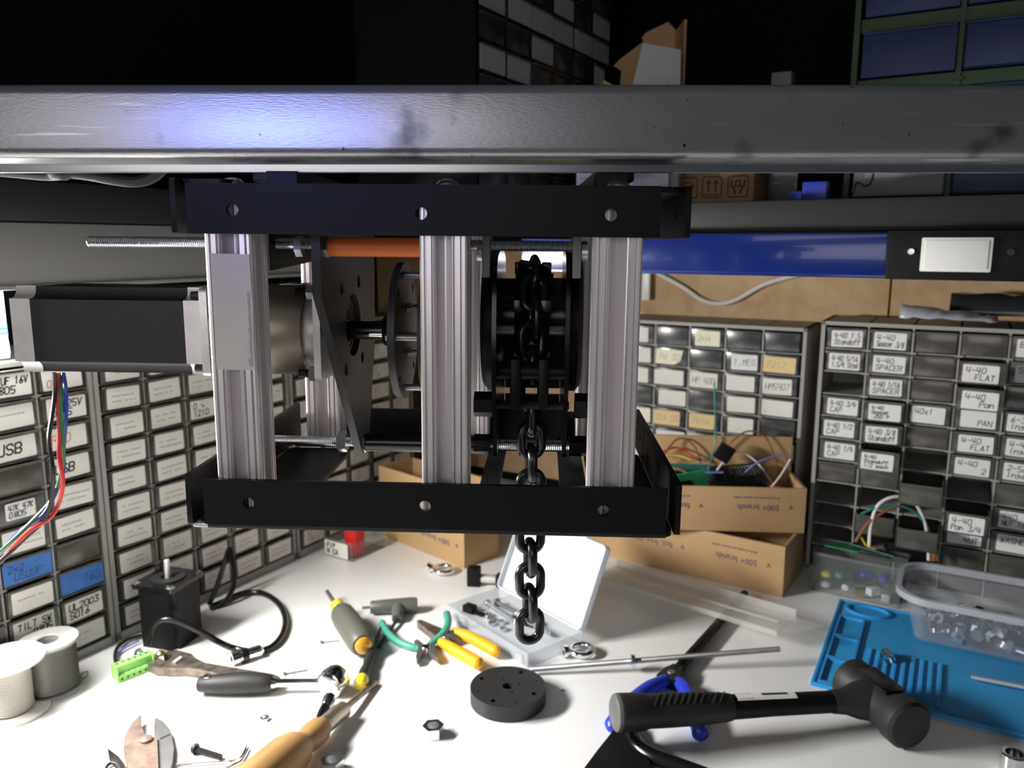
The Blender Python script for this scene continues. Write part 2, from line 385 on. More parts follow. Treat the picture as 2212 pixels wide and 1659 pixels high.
# leftmost cabinet: the two right columns show (3, 4), the third (2) only its edge
LA = {(3, 0): ('w', ['1 UF 16V', '0805'], dict(t=.0013)), (4, 0): ('w', ['', '0'], dict(ink='red_ink')), (3, 1): P_(1), (4, 1): ('w', ['UF 25V', '0805'], dict(t=.0012)),
      (3, 2): ('w', ['USB'], dict(size=.0105, t=.0017)), (4, 2): ('w', ['R40'], dict(ink='red_ink', size=.009)), (3, 3): ('n',), (4, 3): ('w', ['USB'], dict(size=.0095, t=.0017)),
      (3, 4): ('c', ['47K 47K', '0805'], dict(w=.030, h=.018)), (4, 4): P_(2), (3, 5): P_(2), (4, 5): P_(2, h=.022), (3, 6): ('b', ['2x2', ' USOUF'], dict(w=.050, ink='black_ink', t=.0006)), (4, 6): ('n',),
      (3, 7): P_(1), (4, 7): ('b', ['   160'], dict(w=.049, ink='black_ink', t=.0006)), (3, 8): ('w', ['TILT SW', '   0805'], dict(t=.0012)), (4, 8): ('w', ['UL2003', 'SO16'], dict(t=.0013)),
      (3, 9): ('p', None, {}), (4, 9): P_(1), (3, 10): P_(1), (4, 10): P_(1)}
def spec_a(c, r): return LA.get((c, r)) or (P_(2) if (c + r) % 5 else ('n',))
def spec_b(c, r):
    if (c, r) == (2, 2): return ('w', ['0 ~', '1210'], dict(t=.0011))
    return P_(random.choice((2, 2, 3)) if r < 2 else 2, w=random.uniform(.039, .043), h=.0238)
LC = {(2, 1): ('w', ['1.2N', '5V REG']), (2, 2): ('w', ['MOUSE', 'ENCODE']), (2, 3): ('w', ['U1010'])}
def spec_c(c, r): return LC.get((c, r)) or ('w', [random.choice(('150', '220', '30')), random.choice(('10K', '3', '470'))], dict(ink='grey_ink')) 
cabinet('drawer_cabinet', 'grey small-parts drawer cabinet at the left edge, with USB labels and blue tape', A0 + U * (.0615 - 5 * PW - .012), U, 5, 10, PW, .0325, .15, spec_a, base=.0115)
cabinet('drawer_cabinet', 'grey small-parts drawer cabinet of printed labels behind the standing stepper motor', A0 + U * .0635, U, 5, 10, PW, .0325, .15, spec_b, base=.0115)
cabinet('drawer_cabinet', 'grey small-parts drawer cabinet in the far corner, behind the hoist gearbox', A0 + U * .354, U, 5, 10, PW, .0325, .15, spec_c, base=.0115)
# back cabinet, right of the hoist: columns 1..4 and the edge of 0 show
MIDL = ['wnlnn', 'wlncy', 'wwwww', 'nwnww', 'lyywn', 'wwwnw', 'wwnww', 'wnwww', 'wwwww', 'wwwww', 'wwwww']
MIDT = {(2, 0): '2n4', (1, 1): '74 32', (3, 1): '1.MEG', (4, 1): '7217', (2, 2): 'HP 400', (4, 2): 'HM5907', (1, 4): 'S1A 03', (2, 4): '7414', (1, 5): '10K', (3, 4): '', (4, 3): ''}
def spec_m(c, r):
    k = MIDL[r][c]
    if k == 'n': return ('n', None, dict(drawer='drawer_dark'))
    t = MIDT.get((c, r), ''); o = dict(t=.0007, ink='black_ink' if t.startswith('H') or '1.' in t else 'grey_ink', dx=random.uniform(-.004, .004), w=random.uniform(.038, .047), size=.009)
    if (c, r) == (1, 1): o['cut'] = 1
    return (k, [t] if t else [''], o)
cabinet('drawer_cabinet', 'grey drawer cabinet with blank white and tan labels behind the cardboard boxes', Q0 + V * .2865, -V, 5, 10, PW, .0322, .11, spec_m, drawer='drawer_dark', base=.013)
RT = {(0, 0): ['4-40 1.5', 'Standoff'], (1, 0): ['4-40', 'Spacer 3/8'], (4, 0): ['BSD', ''], (0, 1): ['4-40 5/16', '1.5/4 Stnd'], (1, 1): ['4-40', 'SPACER'], (4, 1): ['SO-', '  V'],
      (1, 2): ['4-40 1/16', 'SPACER'], (3, 1): ['4-40', 'FLAT'], (0, 3): ['4-40 3/4', 'CAP'], (1, 3): ['4-40', 'Spacer', '.250 P'], (2, 3): ['40x1', ''], (3, 2): ['4-40', 'Pan'], (3, 3): ['', 'PAN'],
      (0, 4): ['4-40 1/2', 'CAP'], (1, 4): ['4-40 3/8', 'Standoff'], (4, 3): ['6-32', 'Insert'], (0, 5): ['4-40 1/4', 'CAP'], (1, 5): ['4-40', 'Standoff', '1/2 each'], (3, 4): ['4-40', '  FLAT'], (4, 4): ['4-40', 'Insert'],
      (3, 5): ['4-40', '  2'], (4, 5): ['2-56', 'Insert'], (3, 7): ['4-40', 'Pan 3/4'], (3, 8): ['4-40', '  NUT'], (4, 7): ['440', 'NUT lock'], (4, 8): ['WASHER', ''], (0, 6): None}
def spec_r(c, r):
    if (c, r) in RT and RT[(c, r)]:
        return ('c', RT[(c, r)], dict(w=.039, h=.022, right=(c == 3), t=.0009, drawer='drawer_smoke'))
    if (c, r) in ((0, 2), (2, 5), (3, 6), (2, 7), (1, 7), (0, 7), (0, 8), (1, 9), (0, 9)): return None
    return ('n', None, {})
rc = cabinet('drawer_cabinet', 'dark grey hardware drawer cabinet at the right edge, with 4-40 labels and open drawers', Vector((.43, 1.08, 0)) + V * .0085, -V, 6, 11, .0535, .0312, .11, spec_r, base=.007,
             pull={(3, 1): .03, (3, 2): .042, (1, 3): .014, (1, 4): .012, (1, 5): .035, (2, 4): .0, (2, 6): .06, (3, 7): .05, (1, 8): .02, (2, 8): .05, (3, 4): .006})
# ------------------------------------------------------------------ corner shelf: dark steel rails, deck boards, two joists towards the front tube
QL = A0 + N * .1; QR = Vector((.19, .87, 0))
shelf = thing('corner_shelf', 'dark steel corner shelf above the drawer cabinets', 'shelf')
MB(frame(QL, U)).box(-.34, .392, 0, .035, .4795, .516, .003).build('rail', 'steel_dark', shelf)
MB(frame(QR, -V)).box(-.42, .75, 0, .035, .4745, .5035, .003).build('rail', 'steel_dark', shelf)
MB(frame(QL, U)).box(-.34, .8, .036, .335, .489, .5035).build('deck', 'steel_dark', shelf)
MB(frame(QR, -V)).box(-.29, .75, .036, .40, .489, .5033).build('deck', 'steel_dark', shelf)
for x0, x1 in ((-.1465, -.124), (.0505, .069)):
    MB().box(x0, x1, .4625, 1.0, .4945, .5035, .001).build('joist', 'steel_dark', shelf)
# front steel tube
def beam_mat():
    m = mat('steel_tube', (.42, .42, .43), .27, .6, (.31, .31, .325), 10, .3, .7, .10, 700, stretch=(.4, 2, 2))
    nt = m.node_tree; b = nt.nodes['Principled BSDF']; L = nt.links.new
    src = b.inputs['Base Color'].links[0].from_socket
    tc = nt.nodes.new('ShaderNodeTexCoord')
    def layer(prev, scale, lo, hi, col, stretch, detail=5):
        mp = nt.nodes.new('ShaderNodeMapping'); mp.inputs['Scale'].default_value = stretch; L(tc.outputs['Object'], mp.inputs[0])
        n = nt.nodes.new('ShaderNodeTexNoise'); n.inputs['Scale'].default_value = scale; n.inputs['Detail'].default_value = detail; L(mp.outputs[0], n.inputs['Vector'])
        r = nt.nodes.new('ShaderNodeMapRange'); r.inputs[1].default_value = lo; r.inputs[2].default_value = hi; L(n.outputs['Fac'], r.inputs[0])
        mx = nt.nodes.new('ShaderNodeMix'); mx.data_type = 'RGBA'; L(r.outputs[0], mx.inputs['Factor']); L(prev, mx.inputs['A']); mx.inputs['B'].default_value = (*col, 1)
        return mx.outputs['Result']
    src = layer(src, 22, .60, .72, (.075, .075, .08), (1, 1, 1))
    src = layer(src, 300, .70, .76, (.03, .03, .03), (1, 1, .6), 2)
    src = layer(src, 120, .66, .74, (.55, .55, .57), (.12, 1, 3), 3)
    L(src, b.inputs['Base Color'])
beam_mat()
tube = thing('steel_tube', 'long weathered grey steel tube running across the picture above the hoist', 'tube')
m = MB(Matrix(((0, 0, 1, 0), (1, 0, 0, .42), (0, 1, 0, .503), (0, 0, 0, 1))))
m.prism([rrect(0, .038, 0, .0365, .0055, 6), rrect(.0025, .0355, .0025, .034, .003, 4)], -.75, .75).build('tube_body', 'steel_tube', tube) if 'steel_tube' in MATS else None
MB().box(-.75, .75, .4585, .4615, .499, .535, .0006).build('backing_strip', 'zinc', tube)
# ------------------------------------------------------------------ under the shelf: a plain grey housing (left), a blue lamp that is off (right)
lamp = thing('shelf_housing', 'plain grey housing fixed below the left shelf rail', 'housing', frame(QL - N * .002, U))
MB().box(-.34, .38, 0, .05, .4215, .4785, .002).build('housing', 'lamp_grey', lamp)
MB().box(-.34, .38, -.002, .004, .4195, .4235, .0008).build('lip', 'grey_panel', lamp)
bl = thing('shelf_lamp', 'blue under-shelf lamp housing with a white rocker switch, below the right shelf', 'lamp', frame(Vector((.145, .85, 0)), -V))
MB().box(-.155, .2275, 0, .06, .4309, .470, .0015).build('housing', 'lamp_blue', bl)
MB().box(-.155, .34, .002, .058, .4285, .4315, .0005).build('edge_strip', 'lamp_blue', bl)
pl = MB(); pl.box(.2275, .345, -.003, .06, .428, .4715, .0012); o = pl.build('switch_plate', 'black_plastic', bl)
MB().box(.2555, .3105, -.0075, -.0025, .4355, .4655, .0016).box(.2585, .3075, -.0085, -.006, .438, .463, .0010).build('rocker', 'switch_white', bl)
for x, s_ in ((.2475, 1), (.324, 0)):
    sb = MB(tr(x, -.003, .453)).lathe([(0, -.002), (.0028, -.0018), (.0034, 0), (0, 0)], 12, 'y'); sb.build('screw', 'zinc' if s_ else 'steel_dark', bl)
# glaring display above the left cabinet: it lights the bench from the left
scr = thing('display_screen', 'glaring white display with blue bars above the leftmost cabinet', 'display', frame(A0 - N * .012 - U * .36 + Vector((0, 0, .3455)), U))
MB().box(0, .345, 0, .006, 0, .078, .001).build('panel', 'screen', scr)
b1 = MB(); b1.box(.15, .345, -.0006, 0, .0285, .0315); b1.box(.12, .345, -.0006, 0, .024, .0265); b1.build('header_bar', 'screen_blue', scr)
MB().box(.15, .345, -.0006, 0, .004, .0165).build('picture_strip', 'screen_pale', scr)
al = bpy.data.lights.new('display_light', 'AREA'); al.shape = 'RECTANGLE'; al.size = .34; al.size_y = .07; al.energy = 14.5; al.color = (1, .975, .93)
ao = bpy.data.objects.new('display_light', al); COL.objects.link(ao); ao.parent = scr; ao.location = (.172, -.012, .04); ao.rotation_euler = (R(-68), 0, 0)
# white cable sagging along the back wall
wp = [AP(x, y, CORNER - U * .02, U) for x, y in ((1395, 575), (1420, 590), (1475, 620), (1515, 647), (1550, 656), (1590, 648), (1650, 615), (1710, 597), (1760, 588))]
tag(MB().tube(curve_pts(wp, 6), .0035, 8).build('white_cable', 'wire_white'), 'white flat cable sagging across the tan particle board', 'cable')
p = AP(1400, 610, CORNER - U * .02, U)
tag(MB(frame(p, -V)).box(-.008, .006, -.008, 0, -.03, .04, .002).build('cable_clip', 'white_plastic'), 'white clip strip on the board beside the right hoist post', 'clip')
# crumpled plastic bags on the right cabinet
rng = random.Random(3)
def bag(pts, m_, label):
    mb = MB(); n = len(pts[0]); vs = [p for row in pts for p in row]; fs = []
    for i in range(len(pts) - 1):
        for j in range(n - 1): fs.append((i * n + j, i * n + j + 1, (i + 1) * n + j + 1, (i + 1) * n + j))
    mb.add(vs, fs); o = mb.build('plastic_bag', m_, ang=80, recalc=False)
    s = o.modifiers.new('thick', 'SOLIDIFY'); s.thickness = .0008
    return tag(o, label, 'bag', 'plastic bags on the right cabinet')
RB = Vector((.43, 1.08, 0)) + V * .0085; ztop = 11 * .0312 + .013
def bagpts(x0, x1, y0, y1, h, nx=14, ny=6):
    rows = []
    for i in range(nx):
        a = i / (nx - 1); row = []
        for j in range(ny):
            b = j / (ny - 1)
            p = RB - V * (x0 + (x1 - x0) * a) + U * (y0 + (y1 - y0) * b)
            row.append((p.x, p.y, ztop + .0012 + h(a, b) + rng.uniform(0, .0035)))
        rows.append(row)
    return rows
bag(bagpts(.095, .205, -.006, .040, lambda a, b: .004 + .019 * math.sin(math.pi * min(1, b * .9 + .05)) * (1 - .7 * a)), 'bag_grey', 'pale crumpled plastic bag lying on the right cabinet')
bag(bagpts(.150, .33, .046, .108, lambda a, b: .010 + .026 * math.sin(math.pi * b)), 'bag_dark', 'dark crumpled plastic bag behind the pale one on the right cabinet')
# ------------------------------------------------------------------ things up on the shelf
def blank_dark(c, r): return ('n', None, dict(drawer='drawer_dark'))
UP = {}
for (c, r) in ((0, 5), (1, 5), (2, 5), (3, 5), (4, 5), (5, 5), (2, 6), (0, 7), (1, 7), (3, 4), (5, 4), (2, 3), (1, 2)): UP[(c, r)] = ('g', [''], dict(w=.051, h=.0245, dz=0, rot=0, drawer='drawer_dark'))
UP[(0, 10)] = ('g', ['5 NPN'], dict(w=.046, h=.02, size=.006, drawer='drawer_dark')); UP[(5, 6)] = ('c', [''], dict(w=.03, drawer='drawer_dark')); UP[(5, 10)] = ('c', [''], dict(drawer='drawer_dark', w=.048))
cabinet('drawer_cabinet', 'black drawer cabinet with blank white labels up on the shelf', Vector((-.037, .85, .5036)), U, 6, 12, PW, PH, .16, lambda c, r: UP.get((c, r)) or blank_dark(c, r), 'cab_black', 'drawer_dark')
bc = {}
def spec_blue(c, r):
    if (c, r) == (0, 3): return ('g', [''], dict(w=.072, h=.026, dz=.010, drawer='grey_panel'))
    if (c, r) == (1, 3): return ('n', None, {})
    return ('n', None, {})
BO = Vector((.30, 1.0, 0)) + V * -.098 + Vector((0, 0, .5036))
cabinet('drawer_cabinet', 'green framed cabinet of large blue drawers at the top right', BO, -V, 3, 4, .1, .065, .12, spec_blue, 'green_frame', 'drawer_blue', edge=.007, base=.001, t=.005, th=.014, gap=(.0075, .018))
SZ = .5038
def wall_box(mb, w_, d_, h_, t=.003):                   # four sides and a bottom, open on top
    mb.box(0, w_, 0, t, 0, h_); mb.box(0, w_, d_ - t, d_, 0, h_); mb.box(0, t, t, d_ - t, 0, h_); mb.box(w_ - t, w_, t, d_ - t, 0, h_); mb.box(t, w_ - t, t, d_ - t, 0, t)
    return mb
# open cardboard carton with raised flaps and a white card
cx0, cx1 = AY(1352, 150, 1.02), AY(1480, 150, 1.02); cw = cx1.x - cx0.x; zr_ = AY(1480, 42, 1.02).z - SZ; zc_ = zr_ - .085
cb = thing('open_carton', 'open cardboard carton with raised flaps on the shelf, above the tube', 'box', tr(cx0.x, 1.02, SZ))
wall_box(MB(), cw, .06, zc_).build('carton_body', 'cardboard', cb)
MB(tr(cw - .003, 0, zc_)).prism([[(0, 0), (.003, 0), (.003, .06), (0, .06)]], 0, .085).build('flap', 'cardboard', cb)
m = MB(Matrix(((1, 0, 0, 0), (0, 0, -1, .06), (0, 1, 0, zc_), (0, 0, 0, 1)))); m.prism([[(.0, 0), (cw, 0), (cw, .085), (cw - .012, .097), (cw - .04, .084), (cw - .045, .078), (cw - .042, .074), (.0, .052), (-.008, .044), (.002, .038)]], 0, .003); m.build('flap', 'cardboard', cb)
m = MB(tr(0, 0, zc_ - .002) @ rot('Y', -62)); m.box(-.0, .003, 0, .058, 0, .032); m.build('flap', 'cardboard', cb)
wx0, wx1 = AY(1368, 150, .995).x, AY(1474, 150, .995).x; wzt = AY(1380, 94, .995).z - SZ; wzr = AY(1470, 108, .995).z - SZ; ww = wx1 - wx0
wc = thing('white_card', 'white folded card standing in front of the open carton', 'card', tr(wx0, .995, SZ))
m = MB(Matrix(((1, 0, 0, 0), (0, 0, -1, 0), (0, 1, 0, 0), (0, 0, 0, 1)))); m.prism([[(0, 0), (ww, 0), (ww - .003, wzr), (.010, wzt), (.0, wzt - .045)]], 0, .002); m.build('front_sheet', 'paper_shaded', wc)
MB().box(-.006, AY(1440, 380, .995).x - wx0, -.014, -.004, 0, wzt - .058, .001).build('base_sheet', 'paper_shaded', wc)
# small carton with handling symbols
ic = thing('carton', 'small cardboard carton with printed handling symbols under the tube, right of the hoist', 'box', frame(Vector((.197, 1.052, SZ)), -V))
MB().box(0, .112, 0, .07, 0, .047, .0008).build('carton_body', 'cardboard', ic)
pm = MB()
def stroke(pts, t=.0008, close=False):
    pts = pts + [pts[0]] if close else pts
    for (ax, ay), (bx, by) in zip(pts, pts[1:]):
        dx, dy = bx - ax, by - ay; l = math.hypot(dx, dy) or 1e-6; nx, ny = -dy / l * t / 2, dx / l * t / 2
        pm.add([(ax + nx, -.0004, ay + ny), (ax - nx, -.0004, ay - ny), (bx - nx, -.0004, by - ny), (bx + nx, -.0004, by + ny)], [(0, 1, 2, 3)])
for k, x in enumerate((.018, .049, .081)):
    stroke(rrect(x, x + .024, .013, .038, .003, 3), .0012, True); c_ = x + .012
    if k == 0: stroke([(c_ - .008, .027), (c_ - .005, .031), (c_, .033), (c_ + .005, .031), (c_ + .008, .027), (c_ - .008, .027)], .0012); stroke([(c_, .027), (c_, .018), (c_ + .003, .017)], .0012)
    if k == 1:
        for q in (-.0045, .0045): stroke([(c_ + q, .020), (c_ + q, .031)], .0016); stroke([(c_ + q - .003, .029), (c_ + q, .034), (c_ + q + .003, .029)], .0014)
        stroke([(c_ - .009, .0165), (c_ + .009, .0165)], .0012)
    if k == 2:
        for q in (-1, 1): stroke([(c_ + q * .003, .016), (c_ + q * .004, .022), (c_ + q * .008, .027), (c_ + q * .008, .033)], .0018); stroke([(c_ + q * .001, .027), (c_ + q * .005, .025)], .0014)
        stroke([(c_ - .003, .026), (c_ + .003, .026), (c_ + .003, .032), (c_ - .003, .032)], .0012, True)
pm.build('symbols', 'black_ink', ic, recalc=False)
# printed sheet hanging below the tube
sh = MB(); sh.box(-.012, .012, 0, .0006, -.024, .024); sh.mi(1)
for k in range(6): printed(sh, -.008, .012 - .006 * k, .014, .0017, -.0003)
p = AY(1268, 372, .95)
tag(sh.build('note_card', ['paper_cool', 'grey_ink'], None, frame(Vector((p.x, p.y, SZ + .024)), Vector((1, -.1, 0)))), 'white printed card standing behind the hoist top, left of the right joist', 'card')
# dark boxes between the carton and the blue drawers
dk = thing('dark_box', 'dark box lying on the shelf left of the blue drawers', 'box', frame(Vector((.245, 1.12, SZ)), -V))
MB().box(0, .14, 0, .10, 0, .125, .003).build('box_body', 'bag_dark', dk)
tag(MB(frame(Vector((.280, 1.118, SZ + .1265)), -V)).box(0, .05, 0, .03, 0, .018, .001).mi(1).box(.009, .041, -.0004, 0, .006, .012).build('labelled_box', ['grey_panel', 'black_ink']), 'small grey box with a dark printed strip on top of the dark box', 'box')
tag(MB(frame(Vector((.337, 1.088, SZ + .1265)), -V)).box(0, .025, 0, .03, 0, .048, .001).build('pale_box', 'grey_panel'), 'upright pale grey box on the dark box by the blue drawers', 'box')
# small bits on the shelf rail
p = AP(1758, 420, QR + U * .05, U)
tag(MB(frame(Vector((p.x, p.y, SZ)), -V)).box(-.012, .012, 0, .02, 0, .02, .001).box(-.024, -.013, .003, .015, 0, .011, .001).build('terminal_block', 'blue_grip'), 'small blue terminal block on the shelf edge', 'terminal block')
hp = [(-.52, .52, .545), (-.42, .52, .518)] + [tuple(AY(x, y, .55)) for x, y in ((60, 370), (130, 372), (190, 378), (245, 388), (290, 393), (325, 385), (350, 365), (365, 330))]
tag(MB().tube(curve_pts(hp, 6), [.0055] * 20 + [.0038] * (len(curve_pts(hp, 6)) - 20), 10).build('hose', 'hose'), 'dark grey hose sagging below the left end of the steel tube', 'hose')
p = AY(1895, 405, .93)
kp = [tuple(AP(x, y, QR + U * .045, U)) for x, y in ((1868, 352), (1885, 372), (1880, 395), (1868, 402), (1850, 395), (1842, 420))]
tag(MB().tube(curve_pts(kp, 6), .0015, 6).build('thin_cable', 'wire_black'), 'thin black cable hanging in front of the grey drawer on the shelf', 'cable')
# ================================================================== the hoist
MH = tr(0, .425, .40) @ rot('Z', -2.3) @ rot('Y', .55)
MHI = MH.inverted()
def HL(px, py, yl):
    o = MHI @ CAM; d = MHI.to_3x3() @ ray(px, py); return o + d * ((yl - o.y) / d.y)
def HX(px, py, xl):
    o = MHI @ CAM; d = MHI.to_3x3() @ ray(px, py); return o + d * ((xl - o.x) / d.x)
H = thing('chain_hoist', 'motorised chain hoist in a black and silver frame, hanging under the steel tube', 'hoist', MH)
xl, xr = HL(402, 450, 0).x, HL(1428, 455, 0).x
zt0, zt1 = HL(910, 509, 0).z, HL(910, 398, 0).z
zb0, zb1 = HL(918, 1143, 0).z, HL(918, 1046, 0).z
BK = .200
XZ = lambda y: Matrix(((1, 0, 0, 0), (0, 0, 1, y), (0, 1, 0, 0), (0, 0, 0, 1)))     # prism in xz, thickness along y
YZ = lambda x: Matrix(((0, 0, 1, x), (1, 0, 0, 0), (0, 1, 0, 0), (0, 0, 0, 1)))     # prism in yz, thickness along x
def rail(z0, z1, y0, y1, flange_z, x0=xl, x1=xr, holes=()):
    m = MB(XZ(0)); m.prism([rrect(x0, x1, z0, z1, .0006, 2)] + [circ(x, z, .0033, 18) for x, z in holes], y0, y1)
    m.M = Matrix(); fy = (y1, .026) if y0 < .1 else (y0 - .024, y0)
    m.box(x0, x1, fy[0], fy[1], flange_z, flange_z + .003); return m
th = [(HL(x, y, 0).x, HL(x, y, 0).z) for x, y in ((501, 453), (909, 461), (1320, 464))]
bh = [(HL(x, y, 0).x, HL(x, y, 0).z) for x, y in ((536, 1087), (918, 1094), (1303, 1104))]
rail(zt0, zt1, 0, .003, zt1 - .003, holes=th).build('front_rail', 'black_print', H)
rail(zb0, zb1, 0, .003, zb0, x0=HL(440, 1090, 0).x, x1=HL(1440, 1100, 0).x, holes=bh).build('front_rail', 'black_print', H)
MB().box(HL(446, 1140, 0).x, HL(1440, 1150, 0).x, .0012, .026, zb0 - .0028, zb0 - .0001, .0008).build('lower_flange', 'charcoal', H)
rail(zt0, zt1, BK, BK + .003, zt1 - .003).build('back_rail', 'black_print', H)
rail(zb0, zb1, BK, BK + .003, zb0).build('back_rail', 'black_print', H)
# side rails: upright plate with a flange turned inwards
def side(xo, s, z0, z1, top, wide, name='side_rail'):
    m = MB(YZ(0)); m.prism([rrect(-.001, BK + .004, z0, z1, .0015, 2), circ(.03, (z0 + z1) / 2, .003, 14), circ(.165, (z0 + z1) / 2, .003, 14)], xo, xo + .003); m.M = Matrix()
    fz = z1 - .0031 if top else z0 - .0001
    a, b = (xo + .003, xo + wide) if s > 0 else (xo + .003 - wide, xo)
    m.prism([rrect(a, b, .004, BK - .026, .006, 4)], fz - (0 if top else .003), fz + (.003 if top else 0)); return m.build(name, 'black_plastic', H)
sxl, sxr = HL(370, 450, 0).x, HL(1480, 455, 0).x
side(sxl, 1, zt0, zt1 + .0025, True, .03); side(sxr, -1, zt0, zt1, True, .03)
sbl, sbr = HL(404, 1080, 0).x, HL(1459, 1095, 0).x
side(sbl, 1, zb0, zb1 + .003, False, .052); side(sbr, -1, zb0, zb1 + .003, False, .045)
m = MB(); m.box(HL(412, 1130, 0).x, HL(440, 1130, 0).x + .004, .002, .02, zb0 - .003, zb0 - .0002, .0012); m.build('corner_foot', 'alu_cast', H)
# T-slot posts
def tslot():
    h = .0127; one = [(-h, h - .0010), (-h + .0010, h), (-.0104, h), (-.0103, h - .0031), (-.0092, h - .0031), (-.0091, h), (-.0065, h), (-.0064, h - .0031), (-.0054, h - .0031), (-.0053, h), (-.0046, h - .0002),
        (-.0042, h - .0010), (-.0042, h - .0036), (-.0072, h - .0036), (-.0072, h - .0048), (-.0045, h - .0070), (-.0004, h - .0104)]
    one += [(-x, y) for x, y in reversed(one)]; one = one[:-1]; out = []
    for k in range(4):
        a = -R(90 * k); out += [(x * math.cos(a) - y * math.sin(a), x * math.sin(a) + y * math.cos(a)) for x, y in one]
    return out
TS = tslot(); zp0, zp1 = zb0 + .0035, zt1 - .0035
post = None
for px, y0 in ((491, .0035), (957, .0035), (1337, .0035), (491, BK - .0259), (957, BK - .0259), (1337, BK - .0259)):
    if post is None: m = MB(); m.prism([TS], zp0, zp1); post = o = m.build('post', 'alu', H, ang=25)
    else: o = post.copy(); COL.objects.link(o); o.parent = H
    o.location = (HL(px, 520, .0035).x, y0 + .0127, 0)
xL, xM, xR = (HL(p, 520, .0035).x for p in (491, 957, 1337))
# torn sticker on the left post
s0, s1 = HL(456, 549, .0028), HL(549, 800, .0028); m = MB(XZ(0)); m.prism([[(xL - .0095, s1.z), (s1.x + .0006, s1.z), (s1.x + .0004, s1.z + .02), (s1.x + .0009, s1.z + .035), (s1.x, s0.z), (xL - .0095, s0.z + .0005)]], .0030, .0034)
stk = m.build('sticker', 'sticker', H)
m = MB(XZ(0)); rr = random.Random(5); L_, R_ = [], []
n = 60; wv = .0012
for i in range(n):
    z = s1.z + .002 + (s0.z - s1.z - .022) * i / (n - 1); wv += rr.uniform(-.00045, .00045); wv = min(.0032, max(.0007, wv)); wv = .0006 if i in (7, 8, 31, 44, 45) else wv
    L_.append((s1.x - .0009 - wv, z)); R_.append((s1.x - .0004 - rr.uniform(0, .0003), z))
m.prism([L_ + R_[::-1]], .0028, .00305); m.build('torn_patch', 'sticker_torn', stk)
# bolts on top of the frame
for px in (500, 966, 1337):
    x = HL(px, 390, .014).x; m = MB(tr(x, .0155, zt1)); m.lathe([(.0, 0), (.0068, 0), (.0066, .0008), (.0045, .003), (.002, .0038), (0, .004)], 20); m.build('dome_bolt', 'zinc', H)
for px in (1322, 612):
    x = HL(px, 370, .03).x; MB().box(x - .0085, x + .0085, .0265, .055, zt1 + .0002, zt1 + .0085).build('mount_pad', 'black_plastic', H)
# threaded rods
def hexnut(mb, r, x0, x1, a=0):
    p = circ(0, 0, r, 6, a); m0 = mb.M; mb.M = m0 @ Matrix(((0, 0, 1, 0), (1, 0, 0, 0), (0, 1, 0, 0), (0, 0, 0, 1))); mb.prism([p], x0, x1); mb.M = m0; return mb
RY = .045; rz = HL(300, 523, RY).z
x0, x1 = HL(192, 523, RY).x, HL(1268, 540, RY).x
MB(tr(0, RY, rz)).thread(.0033, x0, x1).build('threaded_rod', 'zinc', H, ang=20)
oz = HL(810, 534, RY).z
ot = MB(tr(0, RY, oz)); ot.ring(.0036, .0056, HL(712, 534, RY).x, HL(1000, 534, RY).x, 24, 'x'); ot.build('spacer_tube', 'orange', H)
for a, b in ((695, 711), (640, 655)):
    hexnut(MB(tr(0, RY, oz)), .0062, HL(a, 534, RY).x, HL(b, 534, RY).x, .3).build('nut', 'zinc', H)
BY = .130; bz = HL(660, 952, BY).z
MB(tr(0, BY, bz)).thread(.0036, sbl + .004, HL(1265, 955, BY).x, .0014).build('threaded_rod', 'zinc', H, ang=20)
MB(tr(0, BY, bz)).ring(.0038, .0066, HL(792, 952, BY).x, HL(1045, 952, BY).x, 24, 'x').build('spacer_tube', 'black_gloss', H)
for a, b in ((732, 750), (774, 791)): hexnut(MB(tr(0, BY, bz)), .0078, HL(a, 952, BY).x, HL(b, 952, BY).x, .52).build('nut', 'zinc', H)
# motor mount plate, seen edge on from its right side
px_ = HL(692, 560, .030).x
f = lambda px, py: (HX(px, py, px_).y, HX(px, py, px_).z)
AXY = HX(764, 702, px_).y; AXZ = HX(764, 702, px_).z
zmid = HX(690, 640, px_).z; zlow = HL(770, 975, BY).z
out = [(.030, zt0 + .001), (.030, zmid), (BY - .012, zlow + .006), (BY - .006, zlow), (BY + .010, zlow), (BY + .016, zlow + .008), (.172, AXZ - .02), (.176, AXZ + .03), (.176, zt0 + .001)]
m = MB(YZ(px_ - .0052)); m.prism([out, circ(AXY, AXZ, .021, 40)] + [circ(*f(x, y), .0044, 18) for x, y in ((738, 622), (775, 608), (748, 797), (783, 771))], 0, .0052)
m.build('mount_plate', 'charcoal', H)
m = MB(tr(px_ - .006, AXY, AXZ)); m.ring(.012, .0208, .0, .0022, 40, 'x'); m.ring(.0145, .0165, .0022, .0030, 40, 'x'); m.build('bearing_ring', 'steel_dark', H)
# stepper motor on its gearbox
mo = bpy.data.objects.new('motor', None); COL.objects.link(mo); mo.parent = H; mo.location = (0, AXY, HL(230, 716, AXY - .0285).z)
def octo(s=1.0, c=.0205, e=.0285):
    q = [(e, c), (.0238, c + .0007), (c + .0007, .0238), (c, e)]; o = []
    for k in range(4):
        a = R(90 * k); o += [((x * math.cos(a) - y * math.sin(a)) * s, (x * math.sin(a) + y * math.cos(a)) * s) for x, y in q]
    return o
yf = AXY - .0285
ma, mb_, mc, md = HL(25, 700, yf).x, HL(68, 700, yf).x, HL(398, 700, yf).x, HL(432, 700, yf).x
def mpart(name, m_, x0, x1, s=1.0, c=.0205):
    m = MB(YZ(0)); m.prism([octo(s, c)], x0, x1); return m.build(name, m_, mo)
mpart('end_cap', 'alu_cast', ma, mb_); mpart('motor_body', 'motor_black', mb_, mc, .985); mpart('end_cap', 'alu_cast', mc, md)
